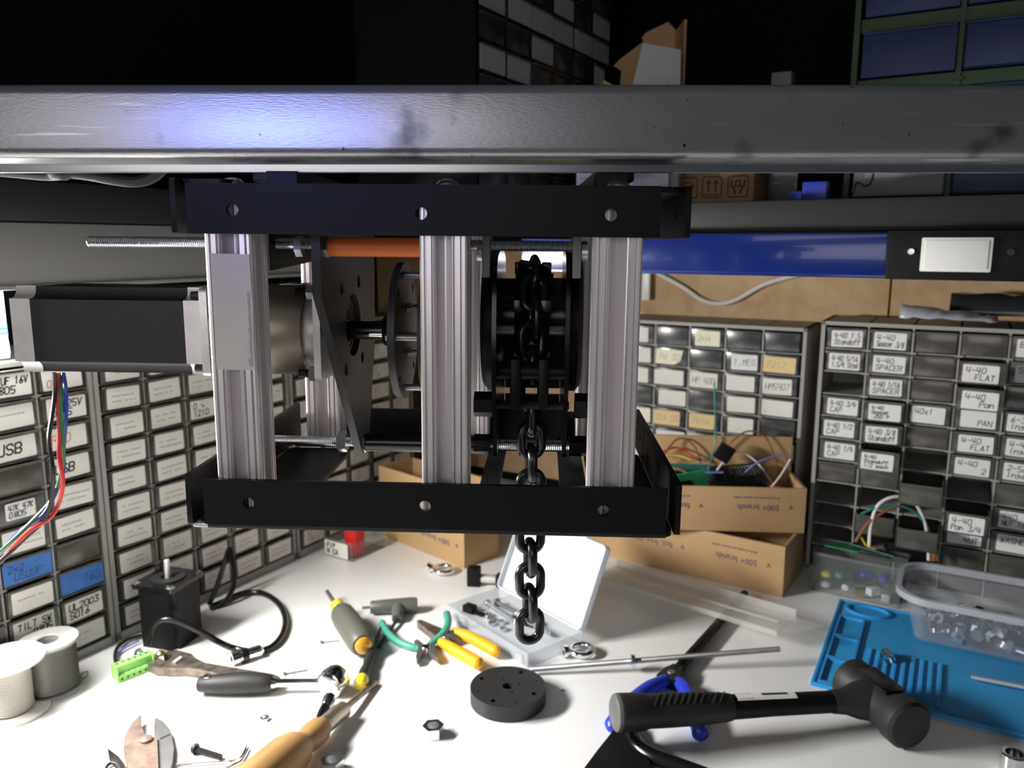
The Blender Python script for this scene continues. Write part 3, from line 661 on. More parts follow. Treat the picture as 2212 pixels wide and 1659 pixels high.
m = MB(YZ(0)); m.prism([rrect(-.0285, .0285, -.0285, .0285, .003)], md, md + .005); m.build('flange', 'alu_cast', mo)
for sz in (-1, 1):
    o = MB(tr(0, -.0245, sz * .0235)).cyl(.0028, md - .006, md, 12, 'x').build('screw', 'steel_dark', mo)
ga, gb = md + .005, HL(657, 700, AXY - .02).x
m = MB(); m.lathe([(0, ga), (.029, ga), (.0305, ga + .001), (.0305, gb), (0, gb)], 48, 'x'); gbx = m.build('gearbox', 'gear_bronze', mo)
m = MB(); m.box(gb - .018, gb - .003, -.012, .010, .0304, .0308); m.mi(1).box(gb - .012, gb - .006, -.009, .006, .0308, .0310); m.build('rating_label', ['paper_cool', 'black_ink'], gbx)
m = MB(); m.lathe([(0, gb), (.0255, gb), (.0258, gb + .0015), (.0245, gb + .008), (0, gb + .008)], 48, 'x'); m.build('pilot_ring', 'alu_cast', mo)
m = MB(YZ(0)); m.prism([rrect(-.028, .028, -.031, .028, .003)], gb + .008, gb + .0125); m.build('gear_flange', 'alu_cast', mo)
for sy, sz in ((-1, -1), (-1, 1), (1, -1), (1, 1)):
    m = MB(tr(0, sy * .022, sz * .0265)); m.thread(.0030, gb - .004, gb + .009, .0011, 12); m.build('flange_bolt', 'black_gloss', mo, ang=20)
    if sy < 0: m = MB(tr(0, sy * .022, sz * .0265)); hexnut(m, .0052, gb + .0035, gb + .0075); m.build('flange_nut', 'greysteel', mo)
# shaft, flexible coupling
AXm = mo.location.z; dx = HL(851, 700, AXY - .045).x
MB(tr(0, AXY, AXm)).cyl(.0062, gb + .012, HL(838, 700, AXY).x, 24, 'x').build('shaft', 'black_gloss', H)
MB(tr(0, AXY - .006, AXm - .002)).cyl(.0018, px_ + .012, dx + .02, 12, 'x').build('key_rod', 'chrome', H)
m = MB(tr(0, AXY, AXm)); m.lathe([(0, dx - .015), (.0095, dx - .015), (.0105, dx - .0135), (.0105, dx - .004), (0, dx - .004)], 28, 'x'); m.build('collar', 'black_gloss', H)
for k, x in enumerate((dx, dx + .0185)):
    m = MB(YZ(x - .0045)); m.prism([circ(AXY, AXm, .0455, 64)] + [circ(AXY + .039 * math.cos(R(a)), AXm + .039 * math.sin(R(a)), .003, 10) for a in (45, 135, 225, 315)], 0, .0045); m.build('coupling_disc', 'charcoal', H)
for a in (100, 260, 20, 180):
    y, z = AXY + .038 * math.cos(R(a)), AXm + .038 * math.sin(R(a)); MB(tr(0, y, z)).cyl(.0022, dx - .007, dx + .0185, 12, 'x', .0004).build('coupling_pin', 'greysteel', H)
for a in (70, 290):
    y, z = AXY + .014 * math.cos(R(a)), AXm + .016 * math.sin(R(a)); m = MB(tr(0, y, z)); hexnut(m, .0034, dx, dx + .0028); m.cyl(.0016, dx, dx + .006, 10, 'x'); m.build('disc_bolt', 'greysteel', H)
MB(tr(0, AXY, AXm)).cyl(.0135, dx + .0105, dx + .014, 24, 'x').build('hub', 'black_plastic', H)
# chain block: side plates, covers, load wheel, rollers, cross rods
hl, hr = HL(1073, 700, .04).x, HL(1221, 700, .04).x; WY, WR = .105, .030; wz = HL(1147, 690, .075).z
zA, zB = HL(1147, 548, .04).z, HL(1147, 985, .05).z
prof = [(.062, zA), (.040, zA - .012), (.034, wz), (.036, wz - .035), (.052, zB + .004), (.058, zB), (.128, zB), (.134, zB + .006), (.150, wz - .04), (.154, wz), (.148, zA - .01), (.125, zA)]
for x in (hl - .0026, hr):
    m = MB(YZ(x)); m.prism([[tuple(p)[:2] for p in curve_pts([(a, b, 0) for a, b in prof], 4, True)], circ(WY, wz, .012, 20)], 0, .0026); m.build('side_plate', 'black_gloss', H)
for x, s in ((hl - .0027, -1), (hr + .0027, 1)):
    m = MB(tr(0, WY, wz - .004)); m.lathe([(0, x), (.046, x), (.046, x + s * .006), (.042, x + s * .009), (0, x + s * .009)], 40, 'x'); m.build('gear_cover', 'black_plastic', H)
m = MB(tr(0, WY, wz)); c_ = (hl + hr) / 2
m.lathe([(0, hl), (.014, hl), (.014, c_ - .011), (.031, c_ - .011), (.033, c_ - .009), (.027, c_ - .003), (.026, c_), (.027, c_ + .003), (.033, c_ + .009), (.031, c_ + .011), (.014, c_ + .011), (.014, hr), (0, hr)], 40, 'x'); m.build('load_wheel', 'black_chain', H)
for k in range(5):
    a = R(20 + 72 * k); m = MB(tr(0, WY + .031 * math.cos(a), wz + .031 * math.sin(a))); m.box(c_ - .012, c_ - .0055, -.004, .004, -.004, .004, .001); m.box(c_ + .0055, c_ + .012, -.004, .004, -.004, .004, .001); m.build('wheel_tooth', 'black_chain', H)
for x, w_ in ((HL(1113, 820, .05).x, .0032), (HL(1174, 820, .05).x, .0032)):
    m = MB(); m.box(x - w_, x + w_, .048, .060, HL(1147, 885, .05).z, HL(1147, 775, .05).z, .002); m.build('chain_guide', 'black_plastic', H)
m = MB(tr(0, .056, HL(1147, 805, .05).z)); m.cyl(.0052, hl, hr, 20, 'x'); m.build('guide_bar', 'black_plastic', H)
m = MB(tr(0, .062, HL(1147, 876, .06).z)); m.thread(.0028, hl - .004, hr + .004, .0011); m.build('cross_rod', 'steel_dark', H, ang=20)
m = MB(); m.box(hl, hr, .092, .098, zB + .002, HL(1147, 885, .09).z); m.build('stripper_plate', 'black_plastic', H)
zz = lambda y: HL(1147, y, .15).z
m = MB(XZ(.15)); m.prism([[(hl, zz(838)), (hr, zz(838)), (hr, zz(600)), (hr - .006, zz(600)), (hr - .006, zz(590)), (c_ + .006, zz(590)), (c_ + .006, zz(600)), (c_ - .008, zz(600)), (c_ - .008, zz(590)), (hl + .008, zz(590)), (hl + .008, zz(602)), (hl, zz(602))], rrect(c_ - .008, c_ + .006, zz(778), zz(752), .002, 3)], 0, .004); m.build('rear_plate', 'black_plastic', H)
m = MB(); m.box(hl, hr, .150, .154, zz(975), zz(852)); m.build('rear_plate', 'black_plastic', H)
for a, b in ((1042, 1058), (1237, 1255)):
    m = MB(); m.box(HL(a, 560, .04).x, HL(b, 560, .04).x, .038, .062, HL(1050, 599, .04).z, zt0 + .004, .0005); m.build('hanger_bar', 'grey_panel', H)
for a, b in ((1031, 1042), (1256, 1269)):
    m = MB(tr(0, .045, HL(a, 545, .045).z)); m.lathe([(0, HL(a, 545, .045).x), (.0052, HL(a, 545, .045).x), (.0055, HL(b, 545, .045).x), (0, HL(b, 545, .045).x)], 16, 'x'); m.build('hanger_bolt', 'alu_cast', H)
for x in (HL(1045, 880, .06).x, HL(1262, 880, .06).x):
    m = MB(tr(0, .062, HL(1147, 876, .06).z)); hexnut(m, .008, x - .006, x + .006, .5); m.build('cross_nut', 'black_plastic', H)
for x in (HL(1042, 955, BY).x, HL(1248, 955, BY).x):
    m = MB(tr(0, BY, bz)); hexnut(m, .0075, x - .006, x + .006, .5); m.build('rod_nut', 'black_plastic', H)
# flat bars across the bottom beside the chain gap
for a, b, c, d in ((1026, 1072, 1030, 1068), (1212, 1275, 1208, 1272)):
    z = zb0 + .0032; p = [HL(a, 1045, .03), HL(b, 1045, .03)]; m = MB(); m.prism([[(p[0].x, .027), (p[1].x, .027), (p[1].x, BK - .026), (p[0].x, BK - .026)]], z, z + .003); m.build('cross_bar', 'charcoal', H)
# bracket at the top left inside the frame
m = MB(); m.box(HL(563, 540, .03).x, HL(578, 540, .03).x, .0295, .033, HL(570, 585, .03).z, zt0 + .003); m.mi(1); m.M = YZ(0)
xb = HL(580, 540, .03).x; m.prism([[(.033, HL(570, 585, .03).z), (.165, zt0 - .015), (.165, zt0 + .003), (.033, zt0 + .003)]], xb - .003, xb); m.build('top_bracket', ['grey_panel', 'black_plastic'], H)
# four motor leads
for k, (mn, off) in enumerate((('wire_black', (-8, 0)), ('wire_red', (0, 0)), ('wire_green', (6, 2)), ('wire_blue', (12, 0)))):
    pts = []
    path = {0: ((118, 806), (118, 850), (112, 900), (106, 950), (114, 1010), (114, 1060), (98, 1120), (52, 1165), (0, 1214), (-40, 1250)),
            1: ((124, 806), (126, 860), (128, 930), (128, 985), (136, 1040), (128, 1085), (108, 1118), (60, 1150), (8, 1205), (-40, 1252)),
            2: ((130, 806), (132, 860), (134, 930), (136, 990), (128, 1040), (112, 1080), (76, 1120), (30, 1165), (-8, 1200), (-45, 1240)),
            3: ((136, 806), (142, 845), (142, 900), (137, 970), (136, 1020), (120, 1060), (95, 1110), (40, 1150), (0, 1196), (-45, 1235))}[k]
    for i, (x, y) in enumerate(path): pts.append(MHI @ AY(x, y, .545 + .003 * k + .004 * math.sin(i * 1.3 + k)))
    pts += [MHI @ Vector((-.45, .57 + .006 * k, .12)), MHI @ Vector((-.505, .60 + .006 * k, .03)), MHI @ Vector((-.545, .62 + .006 * k, .0022)), MHI @ Vector((-.58, .62 + .006 * k, .0020))]
    MB().tube(curve_pts(pts, 6), .0015, 8).build('motor_lead', mn, H)
# ------------------------------------------------------------------ chain
CY_ = .425 + WY - WR - .0015
ch = thing('load_chain', 'black steel link chain hanging from the hoist down to the bench', 'chain')
Lp, Wr, Wx = .0160, .0031, .0072
def link_mesh():
    pts = []
    for i in range(24):
        a = 2 * math.pi * i / 24; s = Lp / 2 - Wx + .0028
        pts.append((Wx * math.cos(a), 0, Wx * math.sin(a) + (s if math.sin(a) >= 0 else -s)))
    m = MB(); m.tube(pts, Wr, 10, True); return m
cx_, cz_ = MH @ Vector((c_, WY - WR - .0015, wz)), None
zlow_ = D(1143, 1392, 0); base = AY(1144, 1393, cx_.y); z = base.z + Wr + .5 * Lp + .003
first = None; k = 0
while z < cx_.z - .004:
    if first is None: o = first = link_mesh().build('link', 'black_chain', ch)
    else: o = first.copy(); COL.objects.link(o); o.parent = ch
    t = (z - base.z) / (cx_.z - base.z); jit = [0, 8, -6, 4, -3, 9, -4][k % 7]
    o.matrix_local = tr(base.x + (cx_.x - base.x) * t, cx_.y, z) @ rot('Z', 14 + (0 if k % 2 == 0 else 84) + jit) @ rot('Y', [0, 1.5, -1.5][k % 3])
    z += Lp; k += 1
wc_ = MH @ Vector((c_, WY, wz)); a = 180
rr_ = WR + .0015; st = math.degrees(Lp / rr_)
while a > 20:
    o = first.copy(); COL.objects.link(o); o.parent = ch
    o.matrix_local = tr(wc_.x, wc_.y + rr_ * math.cos(R(a)), wc_.z + rr_ * math.sin(R(a))) @ rot('X', a - 180) @ rot('Z', 14 if k % 2 == 0 else 104)
    a -= st; k += 1
# ================================================================== things on the bench
def tool(name, label, cat, a, b, za=0, zb=0, group=None):
    """an Empty at the first pixel's bench point, x towards the second"""
    A, B = D(a[0], a[1], za), D(b[0], b[1], zb); M, l = between(A, B); return thing(name, label, cat, M, group), l
# ---- cartons, print upside down
def carton(name, label, M, w_, d_, h_, prints, back=None, t=.004):
    c = thing(name, label, 'box', M); hb = back or h_
    MB().box(0, w_, 0, t, 0, h_, .0006).build('front_panel', 'cardboard', c)
    f = c.children[0]; pm_ = MB()
    for (x, z, txt, size, sx) in prints:
        T0 = Matrix(((-1, 0, 0, x), (0, 0, -1, -.0004), (0, -1, 0, z), (0, 0, 0, 1))); type_mesh(pm_, txt, size, T0, sx)
        if txt[0] in 'f5T': type_mesh(pm_, 'v', size * 1.1, tr(0, 0, 0) @ Matrix(((-1, 0, 0, x + .018), (0, 0, -1, -.0004), (0, -1, 0, z), (0, 0, 0, 1))))
    if prints: pm_.build('print', 'box_ink', f, recalc=False)
    MB().box(0, w_, d_ - t, d_, 0, hb, .0006).build('back_panel', 'cardboard', c)
    for x in (0, w_ - t):
        m = MB(); m.box(x, x + t, t, d_ - t, 0, h_ if x == 0 else h_); m.build('side_panel', 'cardboard', c)
    MB().box(w_ - t, w_, .0001, t, h_, h_ + .0004).build('cut_edge', 'cardboard_edge', c)
    MB().box(t, w_ - t, t, d_ - t, 0, t).build('bottom_panel', 'cardboard', c); return c
bB = D(1690, 1291); aB = D(1262, 1190); M, wB = between(aB, bB)
hB = AY(1672, 1182, bB.y).z
pr = lambda w_, h_: [(w_ - .035, h_ * .62, '500+ brands', .0125, .9), (w_ - .035, h_ * .80, 'all the brands you know, online', .0055, .9), (w_ - .155, h_ * .62, 'fast, free shipping', .0125, .9), (w_ - .155, h_ * .80, 'on orders over a set price', .0055, .9),
                     (w_ - .305, h_ * .62, 'Thousands of ideas', .0125, .9), (w_ - .305, h_ * .80, 'new every day', .0055, .9)]
carton('carton', 'lower cardboard carton on the bench, printed upside down, under the wire box', M, wB, .10, hB, pr(wB, hB))
# upper box: stands on the lower one
zC = hB + .001; aC = D(1405, 1143, zC); bC = D(1737, 1152, zC); M, wC = between(aC, bC); hC = AY(1735, 1056, bC.y).z - zC
yb = .088
bk = (M @ Vector((wC / 2, yb, 0))); hbk = AP(1600, 941, bk, M.to_3x3() @ Vector((0, 1, 0))).z - zC
carton('carton', 'upper open cardboard carton full of wires and circuit boards', M, wC, yb, hC, pr(wC, hC)[:4], back=hbk)
MC = M.copy()
# left carton with a lid flap
bA = D(1003, 1229); aA = D(822, 1155); M, wA = between(aA, bA); hA = .115
carton('carton', 'left cardboard carton standing open behind the eye bolt and tools', M, wA, .07, hA, [(wA - .03, hA * .30, '500+ brands', .013, 1), (wA - .03, hA * .42, 'all the brands you know', .006, 1), (.10, hA * .62, 'Thousands of ideas', .013, .9), (.10, hA * .74, 'new every day', .006, .9)])
MBk = MB()
# ---- wires and boards in the upper carton
wl = [('wire_violet', ((.02, .02, 1.0), (.10, .03, 1.12), (.17, .03, 1.16)), 'violet jumper wire lying across the left of the wire carton'),
      ('wire_violet', ((.20, .03, .98), (.25, .04, 1.35), (.315, .05, 1.55)), 'violet jumper wire with a black pin at the right of the wire carton'),
      ('wire_white', ((.15, .04, 1.05), (.20, .05, 1.55), (.25, .05, 1.35), (.29, .04, .85)), 'white wire arching over the black adapter in the wire carton'),
      ('wire_white', ((.27, .02, .8), (.30, .03, 1.1), (.325, .04, 1.45)), 'white jumper wire standing at the right end of the wire carton'),
      ('wire_brown', ((.02, .05, 1.2), (.07, .09, 1.75), (.11, .10, 1.6), (.13, .06, 1.1)), 'brown wire bowing up at the left of the wire carton'),
      ('wire_brown', ((.18, .08, 1.5), (.23, .10, 1.95), (.28, .10, 1.8), (.31, .06, 1.0)), 'brown wire arching against the back of the wire carton'),
      ('wire_red', ((.02, .06, 1.4), (.07, .07, 1.55), (.12, .06, 1.3)), 'red wire at the left of the wire carton'),
      ('wire_red', ((.22, .02, .8), (.27, .03, .95), (.31, .02, .8)), 'red wire low at the right of the wire carton'),
      ('wire_yellow', ((.01, .05, 1.25), (.06, .06, 1.4), (.10, .05, 1.35)), 'yellow wire at the left of the wire carton'),
      ('wire_orange', ((.03, .03, 1.25), (.07, .03, 1.2), (.11, .03, 1.0)), 'orange wire over the silver can in the wire carton'),
      ('wire_teal', ((.14, .05, 1.1), (.16, .09, 1.7), (.155, .10, 2.6), (.152, .11, 3.1)), 'teal wire rising out of the wire carton'),
      ('wire_grey', ((.21, .03, 1.0), (.25, .03, .98), (.30, .03, .8)), 'grey ribbon wire right of the black adapter in the wire carton')]
for mn, pts, lb in wl:
    q = [MC @ Vector((x * wC / .345, min(y + .006, .075), z * hC)) for x, y, z in pts]
    tag(MB().tube(curve_pts(q, 8), .0013, 6).build('wire', mn), lb, 'wire', 'loose wires in the upper carton')
o = tag(MB(rot('X', 38) @ rot('Y', -18)).box(-.035, .035, -.0008, .0008, -.022, .022).mi(1).box(-.02, .012, -.0022, -.0008, -.006, .006).build('circuit_board', ['pcb_green', 'black_plastic'], None, MC @ tr(.075 * wC / .345, .03, hC * .92)), 'green circuit board leaning over the front of the wire carton', 'circuit board')
o = tag(MB(rot('X', -20)).box(-.03, .03, -.0008, .0008, -.01, .014).build('circuit_board', 'pcb_teal', None, MC @ tr(.10 * wC / .345, .06, hC * 1.0)), 'teal circuit board at the back of the wire carton', 'circuit board')
bd = thing('adapter_board', 'black plug-in board with a row of silver pins in the wire carton', 'circuit board', MC @ tr(.155 * wC / .345, .025, hC * .78) @ rot('X', 25) @ rot('Z', 8))
MB().box(0, .07, 0, .04, 0, .012, .001).build('board', 'black_gloss', bd)
for i in range(10): MB().box(.012 + i * .0045, .0142 + i * .0045, .008, .03, .012, .0165).build('pin', 'chrome', bd)
o = tag(MB(rot('Y', 90) @ rot('X', 0)).cyl(.014, -.018, .018, 24, 'z', .001).build('metal_can', 'chrome', None, MC @ tr(.028 * wC / .345, .035, hC * .9) @ rot('Z', 25) @ rot('Y', -30)), 'shiny metal can at the left of the wire carton', 'can')
o = tag(MB().box(-.011, .011, -.005, .005, -.012, .012, .001).build('black_connector', 'black_plastic', None, MC @ tr(.175 * wC / .345, .05, hC * 1.55) @ rot('Y', 30)), 'square black connector above the white wire in the wire carton', 'connector')
# ---- small drawer box with a handwritten label, red cap behind it
pb = D(700, 1197); M = frame(pb, D(755, 1213) - pb); sd = thing('parts_tray', 'small loose parts drawer with a handwritten label, before the corner cabinet', 'tray', M)
wl_ = (D(765, 1213) - pb).length
m = MB(); m.box(0, wl_, 0, .002, 0, .028); m.box(0, .0015, .002, .07, 0, .026); m.box(wl_ - .0015, wl_, .002, .07, 0, .026); m.box(0, wl_, .002, .07, 0, .0015); m.box(0, wl_, .068, .07, 0, .026); m.build('tray_shell', 'clear_bin', sd)
mb, ms = label_mesh(('w', ['PIP', 'NJCA'], dict(w=wl_ * .8, h=.023, t=.0016))); o = mb.build('tray_label', ms, sd, recalc=False); o.location = (wl_ * .46, -.0005, .0135)
tag(MB(frame(pb + M.to_3x3() @ Vector((wl_ * .72, .022, .0)), M.to_3x3() @ Vector((1, 0, 0)))).box(-.012, .012, -.010, .012, .0016, .048, .005).build('red_cap', 'red_plastic'), 'red plastic cap standing in the small labelled tray', 'cap')
# ---- organiser box: tray, raised frosted lid, fasteners inside
h0, h1 = D(1078, 1292), D(1258, 1392); f0 = D(985, 1345); M = frame(h0, h1 - h0); wO = (h1 - h0).length; dO = -(M.inverted() @ f0).y
og = thing('organiser_box', 'clear plastic organiser box with its frosted lid open, below the chain', 'box', M)
m = MB(); t = .0016; hh = .016
m.box(0, wO, -dO, 0, 0, t); m.box(0, wO, -t, 0, t, hh); m.box(0, wO, -dO, -dO + t, t, hh); m.box(0, t, -dO + t, -t, t, hh); m.box(wO - t, wO, -dO + t, -t, t, hh); m.build('tray', 'clear_tray', og)
for x in (wO * .25, wO * .93): MB().box(x - .006, x + .006, -dO - .004, -dO, .004, .014, .001).build('latch', 'clear_tray', og)
lidtop = AP(1320, 1232, h1, M.to_3x3() @ Vector((0, 1, 0)))
Ml = Matrix(((1, 0, 0, 0), (0, 0, 1, 0), (0, 1, 0, hh), (0, 0, 0, 1))); m = MB(rot('X', 0)); m.M = tr(0, 0, hh) @ rot('X', 66) @ tr(0, 0, -.004)
hl_ = .102
m.prism([rrect(0, wO, 0, hl_, .006, 5)], 0, .0016); m.prism([rrect(0, wO, 0, hl_, .006, 5), rrect(.0018, wO - .0018, .0018, hl_ - .0018, .0045, 5)], .0016, .009)
m.build('lid', 'clear_lid', og)
m = MB(tr(0, 0, hh) @ rot('X', 66) @ tr(0, 0, -.004)); m.prism([rrect(wO * .62, wO * .62 + .022, hl_, hl_ + .011, .003, 4), rrect(wO * .62 + .006, wO * .62 + .016, hl_ + .003, hl_ + .007, .0015, 3)], .001, .004); m.build('lid_tab', 'clear_lid', og)
def bolt(name, label, cat, M, r, l, hr, hh, m_='zinc', hexa=True, group=None, head=None):
    mb = MB(); mb.thread(r, 0, l, r * .45, 12)
    if hexa: hexnut(mb, hr, -hh, 0)
    else: mb.lathe([(0, -hh), (hr * .7, -hh), (hr, -hh * .5), (hr, 0), (0, 0)], 18, 'x')
    return tag(mb.build(name, m_, None, M, ang=25), label, cat, group)
def inO(x, y, z): return M @ Vector((x, y, z))
MO = M
OB = lambda x, y, a, z: MO @ tr(x, y, z) @ rot('Z', a)
bolt('machine_bolt', 'long silver bolt along the hinge side of the organiser box', 'bolt', OB(.015, -.030, -4, .0066), .0026, .055, .005, .004, 'zinc', False)
bolt('machine_bolt', 'dark-headed bolt beside the long one in the organiser box', 'bolt', OB(.020, -.018, 2, .0066), .0026, .04, .005, .004, 'greysteel', False)
bolt('machine_bolt', 'silver hex bolt at the right end of the organiser box', 'bolt', OB(.092, -.020, -3, .0070), .0030, .032, .0052, .005, 'zinc')
tag(MB(OB(.068, -.022, 0, .0018)).lathe([(0, 0), (.0095, 0), (.0095, .006), (.006, .009), (0, .009)], 20).build('shiny_fitting', 'chrome'), 'shiny round knob in the middle of the organiser box', 'knob')
tag(MB(OB(.085, -.020, 20, .0018)).box(-.009, .007, -.005, .005, 0, .011, .001).build('black_plug', 'black_plastic'), 'black plug beside the shiny knob in the organiser box', 'plug')
tag(MB(OB(.010, -.055, 15, .0018)).box(-.007, .008, -.006, .006, 0, .009, .001).box(.008, .022, -.003, .003, 0, .003).build('black_socket', 'black_plastic'), 'black square socket at the near left corner of the organiser box', 'socket')
for i, (x, y) in enumerate(((.045, -.048), (.055, -.054), (.035, -.044), (.060, -.042), (.098, -.045), (.075, -.052))):
    tag(MB(OB(x, y, i * 31, .0018)).ring(.0022, .0048, 0, .003, 6 if i % 2 else 18).build('loose_nut', 'zinc'), 'small silver nut lying loose in the organiser box', 'nut', 'loose nuts in the organiser box')
# ---- eye bolts
def eyebolt(label, c_px, n_px, r=.013, w_=.0036):
    c_ = D(*c_px); n_ = D(*n_px); M = frame(c_, n_ - c_); e = thing('eye_bolt', label, 'eye bolt', M)
    m = MB(tr(0, 0, w_ + .0025)); m.tube([(r * math.cos(2 * math.pi * i / 28), r * math.sin(2 * math.pi * i / 28), 0) for i in range(28)], w_, 12, True); m.build('eye', 'chrome', e)
    m = MB(tr(r + .002, 0, .0072)); m.lathe([(0, 0), (.0045, 0), (.0072, .004), (.0072, .0075), (.0045, .0075), (.0045, .006), (0, .006)], 24, 'x'); m.build('collar', 'chrome', e); return e
eyebolt('silver eye bolt lying by the left cardboard carton', (958, 1238), (930, 1236)); eyebolt('silver eye bolt lying between the organiser box and the threaded rod', (1256, 1414), (1222, 1419), .0125)
# ---- black jack with a metal barrel
M = frame(D(1008, 1268), D(1085, 1272) - D(1008, 1268)); jk = thing('barrel_jack', 'black plug with a pale metal barrel by the left carton corner', 'plug', M)
MB().box(0, .018, 0, .016, 0, .026, .002).build('plug_body', 'black_plastic', jk); MB(tr(.018, .008, .010)).cyl(.006, 0, .022, 16, 'x', .001).build('barrel', 'alu_cast', jk); MB(tr(.04, .008, .009)).box(0, .012, -.008, .008, -.009, .008, .002).build('plug_end', 'black_plastic', jk)
# ---- long clear bag of plastic strip
a0, b0 = D(1288, 1258), D(1715, 1392, .0140); M, lS = between(a0, b0); st_ = thing('clear_strip_pack', 'long clear plastic packet lying in front of the lower carton', 'packet', M)
m = MB(); m.box(0, lS * .93, -.002, .048, .009, .0105, .0004); m.box(0, lS * .93, -.002, .0, .004, .010); m.box(0, lS * .93, .047, .048, .0045, .02); m.build('sleeve', 'clear_film', st_)
m = MB(); m.prism([[(lS * .93, 0), (lS * 1.0, .012), (lS * 1.055, .045), (lS * .93, .047)]], .0092, .0098); m.build('open_end', 'clear_film', st_)
m = MB(); m.box(.02, lS * .9, .018, .021, .0107, .0127); m.build('rib', 'clear_film', st_)
# ---- wire spools
def spool(label, px, r, h, core, wind, fl, body, hole):
    c0 = D(*px); c0 = c0 + N * max(0, r + .004 - (c0 - A0).dot(N)); s = thing('wire_spool', label, 'spool', tr(*c0))
    m = MB(); m.lathe([(hole, .0), (r, 0), (r, .003), (wind - .001, .003), (core, .004), (core, h - .004), (wind - .001, h - .003), (r, h - .003), (r, h), (hole, h), (hole * .9, h - .001), (hole * .9, .001), (hole, 0)], 40); m.build('reel', fl, s)
    m = MB(); p = [(core, .0042)]; k = 20
    for i in range(k): z = .0045 + (h - .009) * i / k; p += [(wind, z), (wind + .0011, z + (h - .009) / k / 2)]
    p += [(wind, h - .0042), (core, h - .0042)]; m.lathe(p, 40); m.build('wound_wire', body, s); return s
spool('grey reel of solder wire standing before the leftmost cabinet', (86, 1474), .0285, .056, .010, .0245, 'spool_grey', 'solder', .0115)
spool('white reel of pale wire at the left edge, in front of the solder reel', (12, 1530), .0345, .058, .010, .0190, 'spool_white', 'wire_wound', .006)
lp = [D(x, y, .0008) for x, y in ((132, 1500), (150, 1490), (168, 1462), (188, 1450), (186, 1462), (160, 1476))]
tag(MB().tube(curve_pts(lp, 6), .0006, 6).build('loose_wire', 'solder'), 'thin loose wire end curling beside the solder reel', 'wire')
lp = [D(x, y, .0008) for x, y in ((45, 1552), (70, 1548), (92, 1532), (96, 1520), (88, 1512))]
tag(MB().tube(curve_pts(lp, 6), .0006, 6).build('loose_wire', 'wire_wound'), 'pale loose wire end curling beside the white reel', 'wire')
# ---- standing stepper motor
fp = D(376, 1412); az = math.atan2(fp.x, fp.y); a_ = math.degrees(-az)
st = thing('stepper_motor', 'black stepper motor standing shaft up on the bench before the cabinet', 'motor', tr(fp.x + .040 * math.sin(az), fp.y + .040 * math.cos(az), 0) @ rot('Z', a_ + 45 + 4))
m = MB(); m.prism([[(x * .93, y * .93) for x, y in octo()]], .0, .071); m.build('motor_body', 'black_plastic', st)
m = MB(); m.prism([rrect(-.0285, .0285, -.0285, .0285, .004)] + [circ(sx * .0236, sy * .0236, .0025, 12) for sx in (-1, 1) for sy in (-1, 1)], .071, .076); m.build('top_flange', 'black_gloss', st)
m = MB(); m.ring(.008, .019, .076, .0776, 36); m.build('pilot_ring', 'steel_dark', st)
m = MB(); m.cyl(.0032, .074, .098, 20, 'z', .0005); m.build('shaft', 'alu_cast', st)
for sx in (-1, 1):
    for sy in (-1, 1): MB(tr(sx * .0236, sy * .0236, .076)).lathe([(0, 0), (.0042, 0), (.0042, .0006), (.0026, .0006), (.0026, .0003), (0, .0003)], 14).build('screw_hole', 'chrome', st)
cq = [AY(x, y, fp.y - .006) for x, y in ((322, 1392), (328, 1362), (340, 1344), (362, 1338), (400, 1348), (440, 1368), (475, 1388))]
cp = [(505, 1400, .0055), (545, 1407, .0045), (585, 1398, .0045), (610, 1370, .0045), (616, 1335, .0045), (600, 1302, .0045), (565, 1281, .0045), (520, 1283, .0045), (478, 1302, .0045), (455, 1312, .0045)]
cb_ = thing('motor_cable', 'black round cable looping over the bench from the standing stepper', 'cable')
MB().tube(curve_pts(cq + [D(*c) for c in cp], 8), .0036, 10).build('cable_jacket', 'black_gloss', cb_)
M, l = between(D(500, 1424, .0072), D(562, 1405, .0072)); m = MB(M); m.lathe([(.004, 0), (.0075, 0), (.0075, .008), (.0066, .009), (.0066, l), (.004, l + .003), (.004, 0)], 22, 'x'); m.build('plug', 'chrome', cb_)
M2 = M; m = MB(M2); m.ring(.0040, .0078, .011, .018, 22, 'x'); m.build('plug_ring', 'black_gloss', cb_)
g = D(478, 1308).y
cp = [(452, 1306, g), (470, 1262, g + .01), (488, 1205, g + .02), (496, 1186, g + .025), (503, 1215, g + .02), (506, 1258, g + .01), (492, 1292, g), (470, 1312, g - .008)]
tag(MB().tube(curve_pts([AY(x, y, Y_) for x, y, Y_ in cp], 8), .0034, 8).build('black_cable', 'black_gloss'), 'black cable loop rising behind the standing stepper', 'cable')
